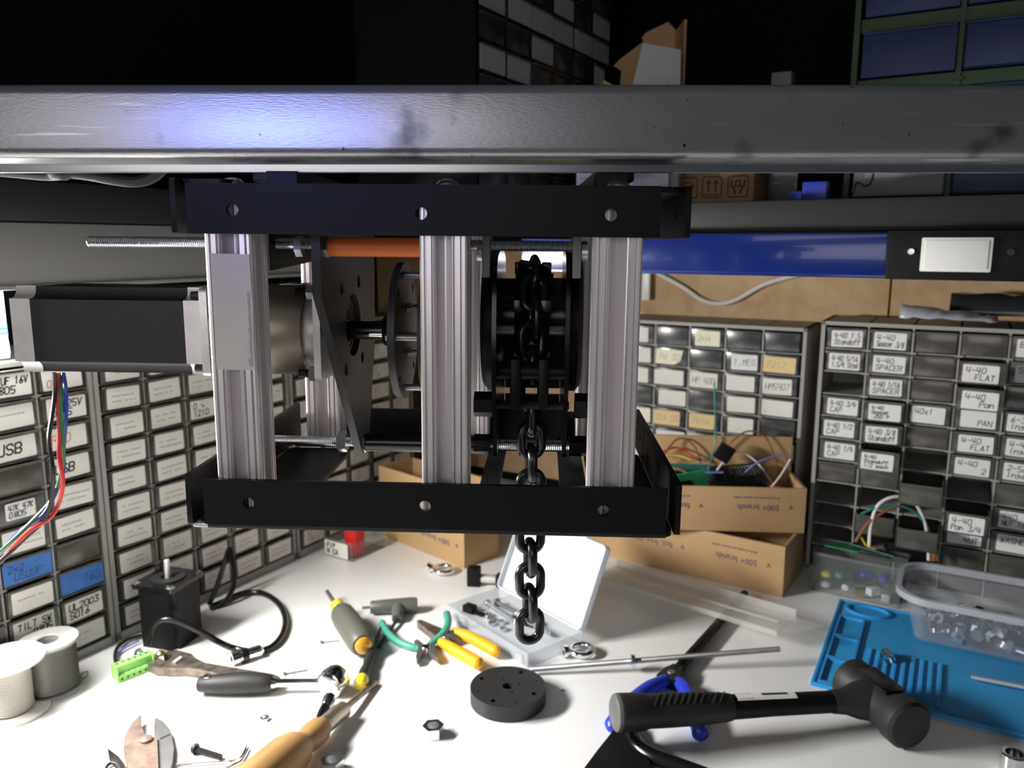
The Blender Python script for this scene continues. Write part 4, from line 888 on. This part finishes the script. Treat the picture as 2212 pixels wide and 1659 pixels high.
# ---- green screw-terminal plug with leads
M, l = between(D(258, 1476), D(334, 1446)); gt = thing('terminal_plug', 'bright green screw terminal plug on the bench in front of the stepper', 'connector', M)
k = 6; pt = l / k; m = MB()
m.box(0, l, .004, .016, 0, .0165, .0008); m.box(-.0012, .0, .0, .016, 0, .0185); m.box(l, l + .0012, .0, .016, 0, .0185); m.build('shell', 'green_block', gt)
for i in range(k):
    m = MB(Matrix(((1, 0, 0, (i + .5) * pt), (0, 0, -1, .004), (0, 1, 0, .004), (0, 0, 0, 1)))); m.prism([rrect(-pt / 2 + .0002, pt / 2 - .0002, -.004, .004, .0012, 3), circ(0, -.0002, .0016, 10)], 0, .0045); m.build('wire_port', 'green_block', gt)
    MB(tr((i + .5) * pt, .011, .0165)).cyl(.0018, 0, .0006, 12).build('screw', 'zinc', gt)
for nm, pts in (('wire_black', ((262, 1440, .008), (250, 1428, .008), (252, 1402, .006), (275, 1382, .004), (318, 1370, .004))), ('wire_violet', ((264, 1444, .006), (248, 1440, .006), (250, 1420, .005), (262, 1404, .004), (300, 1384, .004)))):
    MB().tube(curve_pts([M.inverted() @ D(*p) for p in pts], 6), .0022 if nm == 'wire_black' else .0012, 8).build('lead', nm, gt)
# ---- adjustable wrench
M, l = between(D(344, 1442), D(600, 1490)); wr = thing('adjustable_wrench', 'worn steel adjustable wrench lying behind the ratchet handle', 'wrench', M)
m = MB(); m.prism([[(.012, -.014), (.026, -.013), (.040, -.0075), (.055, -.0062), (l - .01, -.0078), (l, -.004), (l, .006), (l - .01, .0095), (.055, .0075), (.040, .012), (.028, .019), (.006, .021), (-.001, .016), (-.002, .010), (.010, .010), (.013, .004)]], .001, .011); m.build('wrench_body', 'iron', wr)
m = MB(); m.prism([[(.010, -.002), (-.004, .003), (-.008, -.004), (-.004, -.012), (.010, -.016), (.020, -.014), (.016, -.004)]], .002, .0105); m.build('jaw', 'iron', wr)
m = MB(tr(.024, .001, .010)); m.thread(.0042, -.006, .006, .0018, 14, 'y'); m.build('worm_screw', 'greysteel', wr, ang=20)
MB(tr(-.003, .006, .0115)).lathe([(0, 0), (.0048, 0), (.0046, .003), (.002, .0048), (0, .005)], 18).build('pivot_cap', 'brass', wr)
M3, l3 = between(D(303, 1412, .004), D(340, 1424, .004)); bolt('hex_bolt', 'short silver hex bolt lying at the wrench jaw', 'bolt', M3, .003, l3, .0055, .004, 'zinc')
# ---- ratchet with extension bit
M, l = between(D(430, 1500, .0), D(722, 1496, .0)); ra = thing('ratchet', 'chrome ratchet wrench with a black grip and a black hex bit', 'ratchet', M)
gl = (D(590, 1498) - D(430, 1500)).length
m = MB(tr(0, 0, .0115)); m.tube([(0, 0, 0), (.002, 0, 0), (.02, 0, 0), (.045, 0, .001), (gl - .012, 0, .0005), (gl - .002, 0, 0), (gl, 0, 0)], [.0068, .0085, .0105, .0118, .0105, .0092, .0078], 18, False, .92); m.build('grip', 'black_rubber', ra)
m = MB(tr(.010, 0, .0115)); m.ring(.0022, .0042, .0088, .0096, 16); m.build('hang_hole', 'chrome', ra)
m = MB(tr(0, 0, .0115)); m.lathe([(0, gl), (.006, gl), (.0045, gl + .006), (.0042, l - .02), (.0055, l - .012), (0, l - .012)], 20, 'x'); m.build('shank', 'chrome', ra)
m = MB(tr(l, 0, .0128) @ rot('Z', -25)); m.lathe([(0, -.0115), (.0105, -.0115), (.0145, -.009), (.0158, -.004), (.0158, .003), (.0145, .008), (.011, .0105), (0, .0112)], 32, 'y'); m.build('head', 'chrome', ra)
M4, l4 = between(D(714, 1508, .0105), D(680, 1566, .0045)); m = MB(M.inverted() @ M4)
m.lathe([(0, 0), (.0072, 0), (.0075, .004), (.0066, .010), (.0055, .013), (0, .013)], 22, 'x'); m.build('socket', 'chrome', ra)
m = MB(M.inverted() @ M4); m.lathe([(0, .012), (.0048, .012), (.0044, .022), (.0022, l4 - .002), (.0004, l4), (0, l4)], 8, 'x'); m.build('bit', 'black_gloss', ra)
# ---- grey-handled screwdriver, yellow core
def driver(label, tip, end, parts, zt, ze, name='screwdriver'):
    M, l = between(D(*tip, zt), D(*end, ze)); d_ = thing(name, label, 'screwdriver', M)
    for nm, mt, prof, n in parts(l): MB().lathe(prof, n, 'x').build(nm, mt, d_)
    return d_
driver('thick grey-handled screwdriver with a yellow collar and amber butt', (706, 1277), (786, 1396), lambda l: (
    ('shaft', 'greysteel', [(0, 0), (.0026, .001), (.0026, l * .36), (0, l * .36)], 12),
    ('collar', 'yellow', [(0, l * .28), (.0055, l * .28), (.0088, l * .30), (.0088, l * .34), (.0062, l * .36), (.0088, l * .39), (.0088, l * .43), (0, l * .43)], 20),
    ('grip', 'grip_grey', [(0, l * .41), (.0115, l * .41), (.0145, l * .46), (.0155, l * .55), (.0155, l * .88), (.0148, l * .955), (.0125, l * .985), (0, l * .985)], 16),
    ('butt', 'amber', [(0, l * .97), (.0102, l * .97), (.0095, l * 1.0), (.006, l * 1.015), (0, l * 1.02)], 24)), .0150, .0166)
driver('slim black screwdriver with a yellow end cap below the thick grey one', (824, 1352), (777, 1482), lambda l: (
    ('shaft', 'steel_dark', [(0, 0), (.0018, .001), (.0022, l * .45), (0, l * .45)], 10),
    ('grip', 'black_rubber', [(0, l * .42), (.0035, l * .42), (.0058, l * .48), (.0062, l * .62), (.0048, l * .70), (.0062, l * .78), (.0062, l * .90), (0, l * .90)], 14),
    ('end_cap', 'yellow', [(0, l * .89), (.0066, l * .89), (.0078, l * .92), (.0078, l * .96), (.006, l * .99), (.002, l), (0, l * .995)], 12)), .0055, .0082)
driver('old wooden-handled screwdriver with a metal ferrule at the bottom edge', (812, 1473), (556, 1690), lambda l: (
    ('shaft', 'iron', [(0, 0), (.0022, .0005), (.0032, .004), (.0032, l * .36), (0, l * .36)], 14),
    ('ferrule', 'ferrule', [(0, l * .315), (.0066, l * .315), (.0086, l * .33), (.0086, l * .52), (0, l * .52)], 24),
    ('handle', 'wood', [(0, l * .51), (.0092, l * .51), (.0122, l * .545), (.0128, l * .60), (.0112, l * .665), (.0112, l * .68), (.0165, l * .725), (.0195, l * .80), (.0198, l * 1.1), (.014, l * 1.2), (0, l * 1.22)], 28)), .0032, .0250)
# ---- T-handle hex key
M, l = between(D(800, 1312, .0098), D(902, 1306, .0098)); th_ = thing('t_handle_key', 'grey T-handle hex key lying behind the screwdrivers', 'hex key', M)
m = MB(); m.lathe([(0, 0), (.0068, 0), (.008, .002), (.0088, .02), (.0098, l - .008), (.009, l - .001), (.0075, l), (0, l)], 20, 'x'); m.build('grip', 'grey_plastic', th_)
m = MB(); m.lathe([(0, -.010), (.0018, -.010), (.0018, .002), (0, .002)], 6, 'x'); m.build('short_key', 'greysteel', th_)
pe = M.inverted() @ D(858, 1338, .006); p2 = M.inverted() @ D(818, 1398, .0025); p1 = Vector((l * .60, 0, 0))
m = MB(); m.tube([p1, p1 + (pe - p1) * .5, pe], [.0088, .0078, .0064], 14); m.build('stem', 'grey_plastic', th_)
m = MB(); m.tube([pe - (p2 - pe) * .05, p2], .0022, 6); m.build('long_key', 'steel_dark', th_)
# ---- pliers
def grips(root, M, sides, r, mt, n=10):
    for pts in sides:
        q = curve_pts([M.inverted() @ D(*p) for p in pts], 8); k = len(q)
        MB().tube(q, [r * (.72 + .28 * min(1, i / (k * .3))) * (1 if i < k - 2 else .72 if i == k - 2 else .35) for i in range(k)], n).build('handle', mt, root)
pv = D(920, 1404, .006); M = frame(pv, D(925, 1440) - D(920, 1404)); gc = thing('side_cutters', 'small side cutters with mint green handles', 'cutters', M)
grips(gc, M, [((908, 1400, .006), (885, 1396, .006), (855, 1383, .006), (836, 1365, .006), (823, 1342, .006)), ((928, 1392, .007), (948, 1378, .009), (962, 1362, .012), (968, 1343, .014), (964, 1322, .015))], .0045, 'mint')
inv = M.inverted()
for s in (-1, 1):
    m = MB(); m.prism([[(-.006, s * .001), (.006, s * .0015), (.022, s * .010), (.026, s * .0115), (.018, s * .0125), (.004, s * .009), (-.012, s * .008), (-.018, s * .012), (-.020, s * .008)][::s]], -.004, .0035); m.build('jaw', 'greysteel', gc)
m = MB(); m.cyl(.005, -.0045, .0048, 18, 'z', .0006); m.build('pivot', 'chrome', gc)
pv = D(965, 1382, .006); M = frame(pv, D(885, 1336) - D(965, 1382)); yp = thing('long_nose_pliers', 'dark pliers with orange-yellow grips in front of the organiser box', 'pliers', M)
grips(yp, M, [((978, 1364, .008), (1010, 1374, .009), (1045, 1392, .009), (1078, 1411, .009)), ((952, 1386, .008), (978, 1402, .009), (1010, 1420, .009), (1040, 1437, .009))], .0068, 'orange_grip', 12)
for s in (-1, 1):
    m = MB(); m.prism([[(-.012, s * .009), (-.004, s * .0115), (.006, s * .010), (.020, s * .0075), (.052, s * .0035), (.056, s * .0015), (.055, s * .0004), (.0, s * .0004), (-.01, s * .002)][::s]], -.004, .0045); m.build('jaw', 'iron', yp)
m = MB(); m.cyl(.006, -.0048, .0058, 20, 'z', .0008); m.build('pivot', 'greysteel', yp)
for pts in (((970, 1372, .007), (984, 1367, .008)), ((962, 1386, .007), (955, 1388, .008))): MB().tube([M.inverted() @ D(*p) for p in pts], .005, 8).build('tang', 'greysteel', yp)
pv = D(1450, 1462, .007); M = frame(pv, D(1600, 1292) - D(1450, 1462)); bp_ = thing('long_reach_pliers', 'long-reach black pliers with blue grips under the mallet handle', 'pliers', M)
ln = (D(1610, 1283) - D(1450, 1462)).length
m = MB(); m.lathe([(0, .012), (.0058, .012), (.0055, ln * .3), (.0050, ln - .004), (.0035, ln), (0, ln)], 16, 'x'); m.build('long_jaw', 'black_plastic', bp_)
m = MB(); m.prism([[(-.014, -.011), (.004, -.010), (.018, -.005), (.018, .005), (.004, .010), (-.014, .011)]], -.0055, .0055); m.build('joint', 'black_gloss', bp_); MB().cyl(.0045, -.006, .0064, 18, 'z', .0006).build('pivot', 'greysteel', bp_)
grips(bp_, M, [((1440, 1468, .0085), (1412, 1482, .0085), (1385, 1500, .0085), (1345, 1535, .0085), (1318, 1575, .0085)), ((1464, 1472, .0085), (1478, 1486, .0085), (1492, 1515, .0085), (1506, 1560, .0085), (1514, 1590, .0085))], .0080, 'blue_grip', 12)
# ---- puck
pc = D(1097, 1562); pr_ = .0385; m = MB(tr(pc.x, pc.y + pr_, 0))
hol = [circ(0, 0, .0058, 20)] + [circ(.0125 * math.cos(R(a)), .0125 * math.sin(R(a)), .0014, 10) for a in (20, 110, 200, 290)] + [circ(.030 * math.cos(R(a)), .030 * math.sin(R(a)), .0030, 14) for a in (62, 152, 242, 332)] + [circ(.031 * math.cos(R(a)), .031 * math.sin(R(a)), .0013, 10) for a in (17, 107, 197, 287)]
m.prism([circ(0, 0, pr_, 72)] + hol, .0006, .0165); m.prism([circ(0, 0, pr_ - .0006, 72)], 0, .0006)
tag(m.build('drilled_puck', 'charcoal'), 'black round drilled hub plate lying flat at the bottom centre', 'hub plate')
# ---- threaded rod with nut, resting on the puck side
M, l = between(D(1148, 1446, .0065), D(1684, 1402, .0205)); rd = thing('threaded_rod', 'long thin threaded rod lying across the bench behind the mallet', 'rod', M)
m = MB(); m.thread(.0032, 0, l, .0016, 12); m.build('rod', 'greysteel', rd, ang=20)
x = l * .405; m = MB(); m.ring(.0034, .0068, x - .002, x + .002, 24, 'x'); m.build('nut', 'zinc', rd)
# ---- mallet
hA_, hB_ = D(1842, 1470, .0235), D(1962, 1566, .0235); M = frame((hA_ + hB_) / 2, hB_ - hA_); hd = (hB_ - hA_).length / 2 + .004
ml = thing('mallet', 'black dead-blow mallet lying across the bench at the bottom right', 'mallet', M)
m = MB(); m.lathe([(0, -hd), (.0195, -hd), (.0225, -hd + .002), (.0228, -hd + .016), (.0205, -hd + .020), (.0205, hd - .022), (.0232, hd - .016), (.0232, hd - .003), (.0205, hd), (0, hd + .0008)], 40, 'x'); m.build('head', 'black_rubber', ml)
m = MB(); m.box(-hd * .55, hd * .45, -.010, .012, .0195, .0226, .001); m.build('head_pad', 'black_gloss', ml)
inv = M.inverted(); b_ = inv @ D(1330, 1540, .0372); n0 = Vector((-.004, 0, 0))
dirv = (b_ - n0).normalized(); L_h = (b_ - n0).length
MHd = frame(n0, dirv)
m = MB(MHd); m.tube([(.0, 0, 0), (.022, 0, 0), (.034, 0, 0), (.048, 0, 0)], [.021, .017, .0125, .0108], 24); m.build('neck', 'black_rubber', ml)
m = MB(MHd); m.tube([(x, 0, 0) for x in (.046, L_h * .42, L_h * .50, L_h * .60)], [.0102, .0104, .0110, .0115], 24); m.build('handle', 'black_plastic', ml)
q = [(.575, .0122), (.60, .0132), (.70, .0148), (.80, .0152), (.885, .0152), (.90, .0166), (.985, .0172), (.99, .0172)]
m = MB(MHd); m.tube([(L_h * a, 0, 0) for a, _ in q], [r for _, r in q], 28); m.build('grip', 'black_rubber', ml)
m = MB(MHd); m.lathe([(0, L_h * .985), (.0172, L_h * .985), (.0165, L_h + .0005), (.0140, L_h + .0022), (0, L_h + .0024)], 32, 'x'); m.build('butt_cap', 'grey_plastic', ml)
for i in range(11):
    x = L_h * (.62 + .024 * i); r = .0155 if i > 2 else .0142
    m = MB(MHd); m.tube([(x + .004 - .010 * k / 6, r * math.cos(R(50 + 52 * k / 6)), r * math.sin(R(50 + 52 * k / 6))) for k in range(7)], .0007, 6); m.build('grip_ridge', 'charcoal', ml)
m = MB(MHd)
for k in range(4):
    a0_, a1_ = R(58 + 14 * k), R(72 + 14 * k); m.add([(L_h * .33, .0109 * math.cos(a0_), .0109 * math.sin(a0_)), (L_h * .56, .0118 * math.cos(a0_), .0118 * math.sin(a0_)), (L_h * .56, .0118 * math.cos(a1_), .0118 * math.sin(a1_)), (L_h * .33, .0109 * math.cos(a1_), .0109 * math.sin(a1_))], [(0, 1, 2, 3)])
stl = m.build('price_label', 'paper', ml, recalc=False)
m = MB(MHd)
for k in range(9): a0_ = .5 + .0065 * k; m.add([(L_h * a0_, .0119 * math.cos(R(q_)), .0119 * math.sin(R(q_))) for q_ in (64, 108)] + [(L_h * (a0_ + .003), .0119 * math.cos(R(q_)), .0119 * math.sin(R(q_))) for q_ in (108, 64)], [(0, 1, 2, 3)])
m.add([(L_h * .36, .0113 * math.cos(R(q_)), .0113 * math.sin(R(q_))) for q_ in (84, 100)] + [(L_h * .46, .0117 * math.cos(R(q_)), .0117 * math.sin(R(q_))) for q_ in (100, 84)], [(0, 1, 2, 3)])
m.build('bar_code', 'black_ink', stl, recalc=False)
# ---- black folded tool at the bottom edge, under the mallet butt
M = frame(D(1360, 1590, 0), D(1300, 1700) - D(1360, 1590)); ft = thing('folding_pouch', 'black folded tool pouch poking up at the bottom edge below the mallet butt', 'pouch', M)
inv = M.inverted(); g = lambda px, py: tuple((inv @ D(px, py))[:2])
m = MB(); m.prism([[g(1345, 1572), g(1368, 1580), g(1376, 1606), g(1392, 1640), g(1410, 1690), g(1255, 1690), g(1290, 1642)]], 0, .010); m.build('flap', 'black_plastic', ft)
m = MB(); m.tube(curve_pts([inv @ D(x, y, .0075) for x, y in ((1365, 1588), (1378, 1612), (1408, 1632), (1450, 1648), (1510, 1670), (1560, 1690))], 6), .0075, 10, sy=.9); m.build('strap', 'black_gloss', ft)
# ---- blue silicone mat
c0, c1, c2 = D(1750, 1481), D(1822, 1301), D(2212, 1598); xa = c2 - c0; M = frame(c0, xa); inv = M.inverted(); dM = (inv @ c1).y
sm = thing('silicone_mat', 'bright blue silicone work mat at the right, with small compartments', 'mat', M)
WM = .42; sk = (inv @ c1).x
m = MB(); m.box(0, WM, 0, dM, 0, .0022, .0006); m.box(0, WM, 0, .0035, .0022, .0045, .0008); m.box(0, WM, dM - .0035, dM, .0022, .0045, .0008); m.box(0, .0035, .0035, dM - .0035, .0022, .0045, .0008); m.build('mat_sheet', 'mat_blue', sm)
cell = (dM * .76) / 3
for i in range(3):
    y0 = .006 + i * cell; m = MB(); m.prism([rrect(.006, .036, y0, y0 + cell - .0015, .002, 3), rrect(.0085, .0335, y0 + .0025, y0 + cell - .004, .0015, 3)], .0022, .0055); m.build('compartment', 'mat_blue', sm)
m = MB(); m.M = tr(.036, dM - .021, 0); m.prism([[(x * 1.55, y) for x, y in circ(0, 0, .017, 36)], [(x * 1.5, y * .9) for x, y in circ(0, 0, .0155, 36)]], .0022, .0055); m.build('ring_tray', 'mat_blue', sm)
rib = None
for i in range(9):
    x = .046 + i * .0088
    if rib is None:
        m = MB(); 
        for j in range(22): y = .018 + j * .0042; m.box(x if False else 0, .0046, y, y + .0026, .0022, .0052, .0006)
        rib = o = m.build('peg_row', 'mat_blue', sm); tag(o, kind='stuff')
    else: o = rib.copy(); COL.objects.link(o); o.parent = sm
    o.location = (x, 0, 0)
MM = M
a0, b0 = D(2098, 1462, .008), D(2240, 1490, .008); Mx, lx = between(a0, b0); bolt('long_bolt', 'long silver threaded bolt lying on the blue mat', 'bolt', frame(b0, a0 - b0), .003, lx, .0058, .005, 'zinc')
Mx, lx = between(D(1922, 1424, .0095), D(1906, 1394, .0095)); m = MB(Mx); m.lathe([(.0042, 0), (.0058, 0), (.0058, .008), (.0048, .010), (.0048, .017), (0, .017), (0, .004), (.0042, .004), (.0042, 0)], 20, 'x'); tag(m.build('small_socket', 'chrome'), 'small chrome socket lying on the pegs of the blue mat', 'socket')
# ---- round-cornered clear tub of fasteners on the mat
t0 = D(1970, 1380, .0046); t1 = D(2212, 1432, .0046); M = frame(t0, t1 - t0); tb = thing('plastic_tub', 'clear plastic food tub full of fasteners on the blue mat', 'tub', M)
WT, DT, HT = .17, .080, .057
def tub_ring(o, z): return [(x, y, z) for x, y in rrect(-o, WT + o, -o, DT + o, .016 + o, 6)]
m = MB(); prof_ = [(0, 0), (.005, .02), (.0125, HT - .007), (.020, HT - .006), (.021, HT), (.019, HT + .0012), (.0145, HT), (.011, HT - .006), (.0035, .02), (-.0012, .0015)]
rings = [tub_ring(o_, z_) for o_, z_ in prof_]; n = len(rings[0]); vs = [p for r_ in rings for p in r_]; fs = []
for i in range(len(rings) - 1):
    for j in range(n): fs.append((i * n + j, i * n + (j + 1) % n, (i + 1) * n + (j + 1) % n, (i + 1) * n + j))
fs += [tuple(range(n)), tuple((len(rings) - 1) * n + i for i in range(n))]
m.add(vs, fs); m.build('tub_shell', 'clear_tub', tb)
m = MB(); m.prism([[p[:2] for p in tub_ring(.0225, 0)], [p[:2] for p in tub_ring(.0165, 0)]], HT - .0055, HT + .002); m.build('tub_rim', 'tub_rim', tb)
rb = random.Random(11)
for i in range(46):
    lay = i // 20; x, y = rb.uniform(.008, WT - .03), rb.uniform(.010, DT - .012); Mi = M @ tr(x, y, .0085 + .0085 * lay) @ rot('Z', rb.uniform(0, 360)) @ rot('Y', rb.uniform(-20, 10))
    kk = i % 3
    if kk == 0: bolt('tub_bolt', 'silver bolt among the fasteners in the clear tub', 'bolt', Mi, .0036, rb.uniform(.012, .020), .0075, .006, 'zinc' if i % 2 else 'greysteel', True, 'bolts in the clear tub')
    elif kk == 1: tag(MB().lathe([(.0036, -.0036), (.0075, -.0036), (.0075, .0036), (.0036, .0036), (.0036, -.0036)], 6 if i % 2 else 16).build('tub_nut', 'greysteel', None, Mi @ rot('X', rb.uniform(0, 80)), ang=25), 'silver nut among the fasteners in the clear tub', 'nut', 'nuts in the clear tub')
    else: tag(MB().lathe([(0, 0), (.0068, 0), (.0065, .005), (.004, .0078), (0, .0085)], 16).build('tub_cap_nut', 'chrome', None, Mi, ang=30), 'domed chrome cap nut among the fasteners in the clear tub', 'nut', 'cap nuts in the clear tub')
# ---- clear bin of electronic scraps behind the mat
e0, e1 = D(1757, 1275), D(1942, 1316); M = frame(e0, e1 - e0); wE = (e1 - e0).length; eb = thing('scrap_bin', 'clear plastic bin of electronic scraps before the right cabinet', 'bin', M)
hE = AY(1748, 1197, e0.y).z; dE = .058; m = MB(); t = .0016
m.box(-.003, wE, 0, t, 0, hE); m.box(-.003, wE, dE - t, dE, 0, hE); m.box(-.003, -.003 + t, t, dE - t, 0, hE); m.box(wE - t, wE, t, dE - t, 0, hE); m.box(-.003, wE, 0, dE, -.0, t); m.build('bin_shell', 'clear_bin', eb)
m = MB(); m.prism([rrect(-.006, wE + .003, -.003, dE + .003, .004, 3), rrect(-.002, wE - .001, .001, dE - .001, .002, 3)], hE, hE + .003); m.build('rim', 'clear_tub', eb)
ITEM = [('yellow', .012, .012, .022, 'yellow capacitor at the left of the scrap bin', 'capacitor', 's'), ('wire_green', .030, .012, .024, 'green disc component beside the yellow capacitor in the scrap bin', 'capacitor', 's'), ('chrome', .040, .012, .012, 'silver barrel lying at the front of the scrap bin', 'barrel', 'c'),
        ('white_plastic', .072, .012, .012, 'white plastic connector at the front of the scrap bin', 'connector', 'b'), ('wire_blue', .062, .022, .028, 'dark blue capacitor in the middle of the scrap bin', 'capacitor', 'c'), ('wire_blue', .082, .03, .026, 'second blue capacitor, right of the middle one in the scrap bin', 'capacitor', 'c'),
        ('white_plastic', .012, .014, .0065, 'pale disc lying low at the left of the scrap bin', 'disc', 's'), ('brass', .058, .012, .007, 'brass pin strip low in the scrap bin', 'pin strip', 'b'), ('grey_plastic', .096, .018, .016, 'grey knob fitting at the right of the scrap bin', 'fitting', 'c'), ('black_gloss', .05, .04, .018, 'black chip block at the back of the scrap bin', 'chip', 'b'), ('alu_cast', .088, .012, .008, 'small aluminium block low at the right of the scrap bin', 'block', 'b')]
for mt, x, y, z, lb, ct, sh_ in ITEM:
    m = MB(M @ tr(x, y, z) @ rot('Z', x * 2000 % 90))
    if sh_ == 's': m.sphere(.0072, sz=.7)
    elif sh_ == 'c': m.cyl(.0052, -.009, .009, 16, 'x', .0008)
    else: m.box(-.008, .008, -.005, .005, -.005, .005, .0008)
    tag(m.build('electronic_part', mt), lb, ct, 'scraps in the clear bin')
tag(MB(rot('X', -18) @ rot('Y', 6)).box(-.028, .026, -.02, .02, -.0008, .0008).mi(1).box(-.02, -.005, -.012, .0, .0008, .003).box(.004, .02, .004, .016, .0008, .0025).build('circuit_board', ['pcb_teal', 'black_plastic'], None, M @ tr(.066, .035, hE + .008)), 'teal circuit board lying over the scrap bin', 'circuit board')
tag(MB(rot('X', -8)).box(-.022, .02, -.018, .018, -.0008, .0008).build('circuit_board', 'pcb_green', None, M @ tr(.030, .030, hE + .007)), 'dark green circuit board at the left of the scrap bin', 'circuit board')
yb_ = e1.y + .05
for mn, pts, r_, lb in (('wire_white', ((1877, 1180), (1882, 1130), (1898, 1090), (1935, 1073), (1975, 1085), (1998, 1130), (2005, 1175), (2006, 1210)), .0022, 'white wire arching high over the scrap bin'),
                        ('wire_brown', ((1848, 1170), (1875, 1130), (1905, 1108), (1940, 1092)), .0022, 'brown wire rising from the scrap bin under the white arch'),
                        ('wire_teal', ((1860, 1110), (1900, 1095), (1950, 1094), (1985, 1115), (2008, 1150), (2022, 1200)), .0016, 'thin teal wire arching below the white one'),
                        ('wire_yellow', ((1860, 1160), (1872, 1178), (1890, 1186)), .0014, 'yellow wire end in the scrap bin')):
    tag(MB().tube(curve_pts([AY(x, y, yb_ - .02) for x, y in pts], 8), r_, 8).build('wire', mn), lb, 'wire', 'loose wires over the scrap bin')
rbn = thing('ribbon_cable', 'rainbow ribbon cable end behind the clear tub', 'cable')
for i, mn in enumerate(('wire_yellow', 'wire_orange', 'wire_red', 'wire_teal')):
    MB().tube([AY(2017 + i * 1.2, 1172, yb_ - .02), AY(2014 + i * 3.6, 1195, yb_ - .02), AY(2012 + i * 4.2, 1212, yb_ - .02)], .0012, 6).build('strand', mn, rbn)
tag(MB().box(-.03, .03, -.02, .02, -.012, .012, .003).build('dark_module', 'black_plastic', None, tr(*AY(1965, 1185, yb_ + .02)) @ rot('Z', -20)), 'black module behind the scrap bin', 'module')
# ---- small hardware scattered on the bench
def nut(label, px, r, h, tilt=0, hole=.55, zr=20):
    c_ = D(*px); m = MB(); m.prism([circ(0, 0, r, 6), circ(0, 0, r * hole, 18)], 0, h); tag(m.build('hex_nut', 'zinc', None, tr(*c_) @ rot('Z', zr)), label, 'nut')
nut('large zinc hex nut standing alone left of the puck', (936, 1588), .0105, .0105, zr=8)
nut('zinc hex nut at the bottom edge by the wooden handle', (718, 1664), .0105, .011, zr=0)
nut('tiny silver nut in front of the ratchet', (572, 1555), .0050, .003, zr=10)
bolt('black_screw', 'black countersunk screw lying at the bottom left', 'screw', between(D(424, 1618, .0045), D(474, 1634, .0028))[0], .0026, between(D(424, 1618), D(474, 1634))[1], .0048, .004, 'steel_dark', False)
bolt('thin_screw', 'thin silver screw lying left of the thick screwdriver', 'screw', between(D(694, 1386, .0022), D(738, 1382, .0012))[0], .0010, .021, .0022, .0015, 'greysteel', False)
bolt('thin_screw', 'thin silver screw lying above the ratchet shank', 'screw', between(D(614, 1454, .0022), D(664, 1446, .0012))[0], .0012, .024, .0025, .0015, 'greysteel', False)
m = MB(); m.tube(curve_pts([D(x, y, .0018) for x, y in ((380, 1652), (450, 1648), (500, 1644), (520, 1636), (533, 1612))], 5), .0011, 8); m.tube(curve_pts([D(x, y, .0018) for x, y in ((470, 1668), (505, 1652), (524, 1640), (537, 1616))], 5), .0011, 8); tag(m.build('cotter_pin', 'chrome'), 'silver cotter pin lying at the bottom edge', 'pin')
tag(MB(tr(*D(1216, 1492))).box(-.002, .002, -.0012, .0012, 0, .0012).build('metal_chip', 'greysteel'), 'tiny metal chip right of the puck', 'chip')
tag(MB(tr(*D(2186, 1668))).lathe([(.007, .002), (.0105, 0), (.0105, .018), (.0095, .019), (.0070, .019), (.0070, .004), (0, .004), (0, .002), (.007, .002)], 24).build('chrome_socket', 'chrome'), 'chrome socket standing at the bottom right corner', 'socket')
# slip-joint pliers head
M = frame(D(318, 1640), D(322, 1560) - D(318, 1640)); sp_ = thing('slip_joint_pliers', 'rusty slip-joint pliers with open jaws at the bottom left', 'pliers', M)
inv = M.inverted(); g = lambda px, py: tuple((inv @ D(px, py, .006))[:2])
m = MB(); m.prism([[g(*p) for p in ((306, 1552), (285, 1572), (270, 1600), (267, 1630), (278, 1668), (296, 1720), (345, 1720), (342, 1640), (340, 1602), (325, 1600), (314, 1596), (308, 1585), (306, 1570))]], .004, .011); m.build('jaw', 'rust', sp_)
m = MB(); m.prism([[g(*p) for p in ((335, 1552), (352, 1560), (368, 1580), (375, 1612), (372, 1650), (352, 1720), (318, 1720), (322, 1640), (334, 1600), (332, 1575))]], .0, .0075); m.build('jaw', 'greysteel', sp_)
m = MB(tr(*g(317, 1610), .011)); m.lathe([(0, 0), (.006, 0), (.0055, .0022), (.003, .003), (0, .003)], 18); m.build('rivet', 'rust', sp_)
m = MB(); m.prism([[g(*p) for p in ((338, 1580), (362, 1576), (368, 1590), (346, 1600))]], .0075, .0085); m.build('jaw_face', 'greysteel', sp_)
# small wire staple and blade at the bottom left
m = MB(); m.tube(curve_pts([D(x, y, .003) for x, y in ((225, 1668), (232, 1654), (242, 1648), (256, 1654), (262, 1668))], 5), .0016, 8); tag(m.build('wire_hook', 'steel_dark'), 'dark bent wire hook at the bottom left edge', 'hook')
M = frame(D(232, 1618, .0008), D(272, 1680) - D(232, 1618)); m = MB(M); m.prism([[(0, 0), (.02, .004), (.05, .005), (.05, -.004), (.02, -.004)]], 0, .0012); tag(m.build('blade', 'chrome'), 'thin bright blade left of the rusty pliers', 'blade')
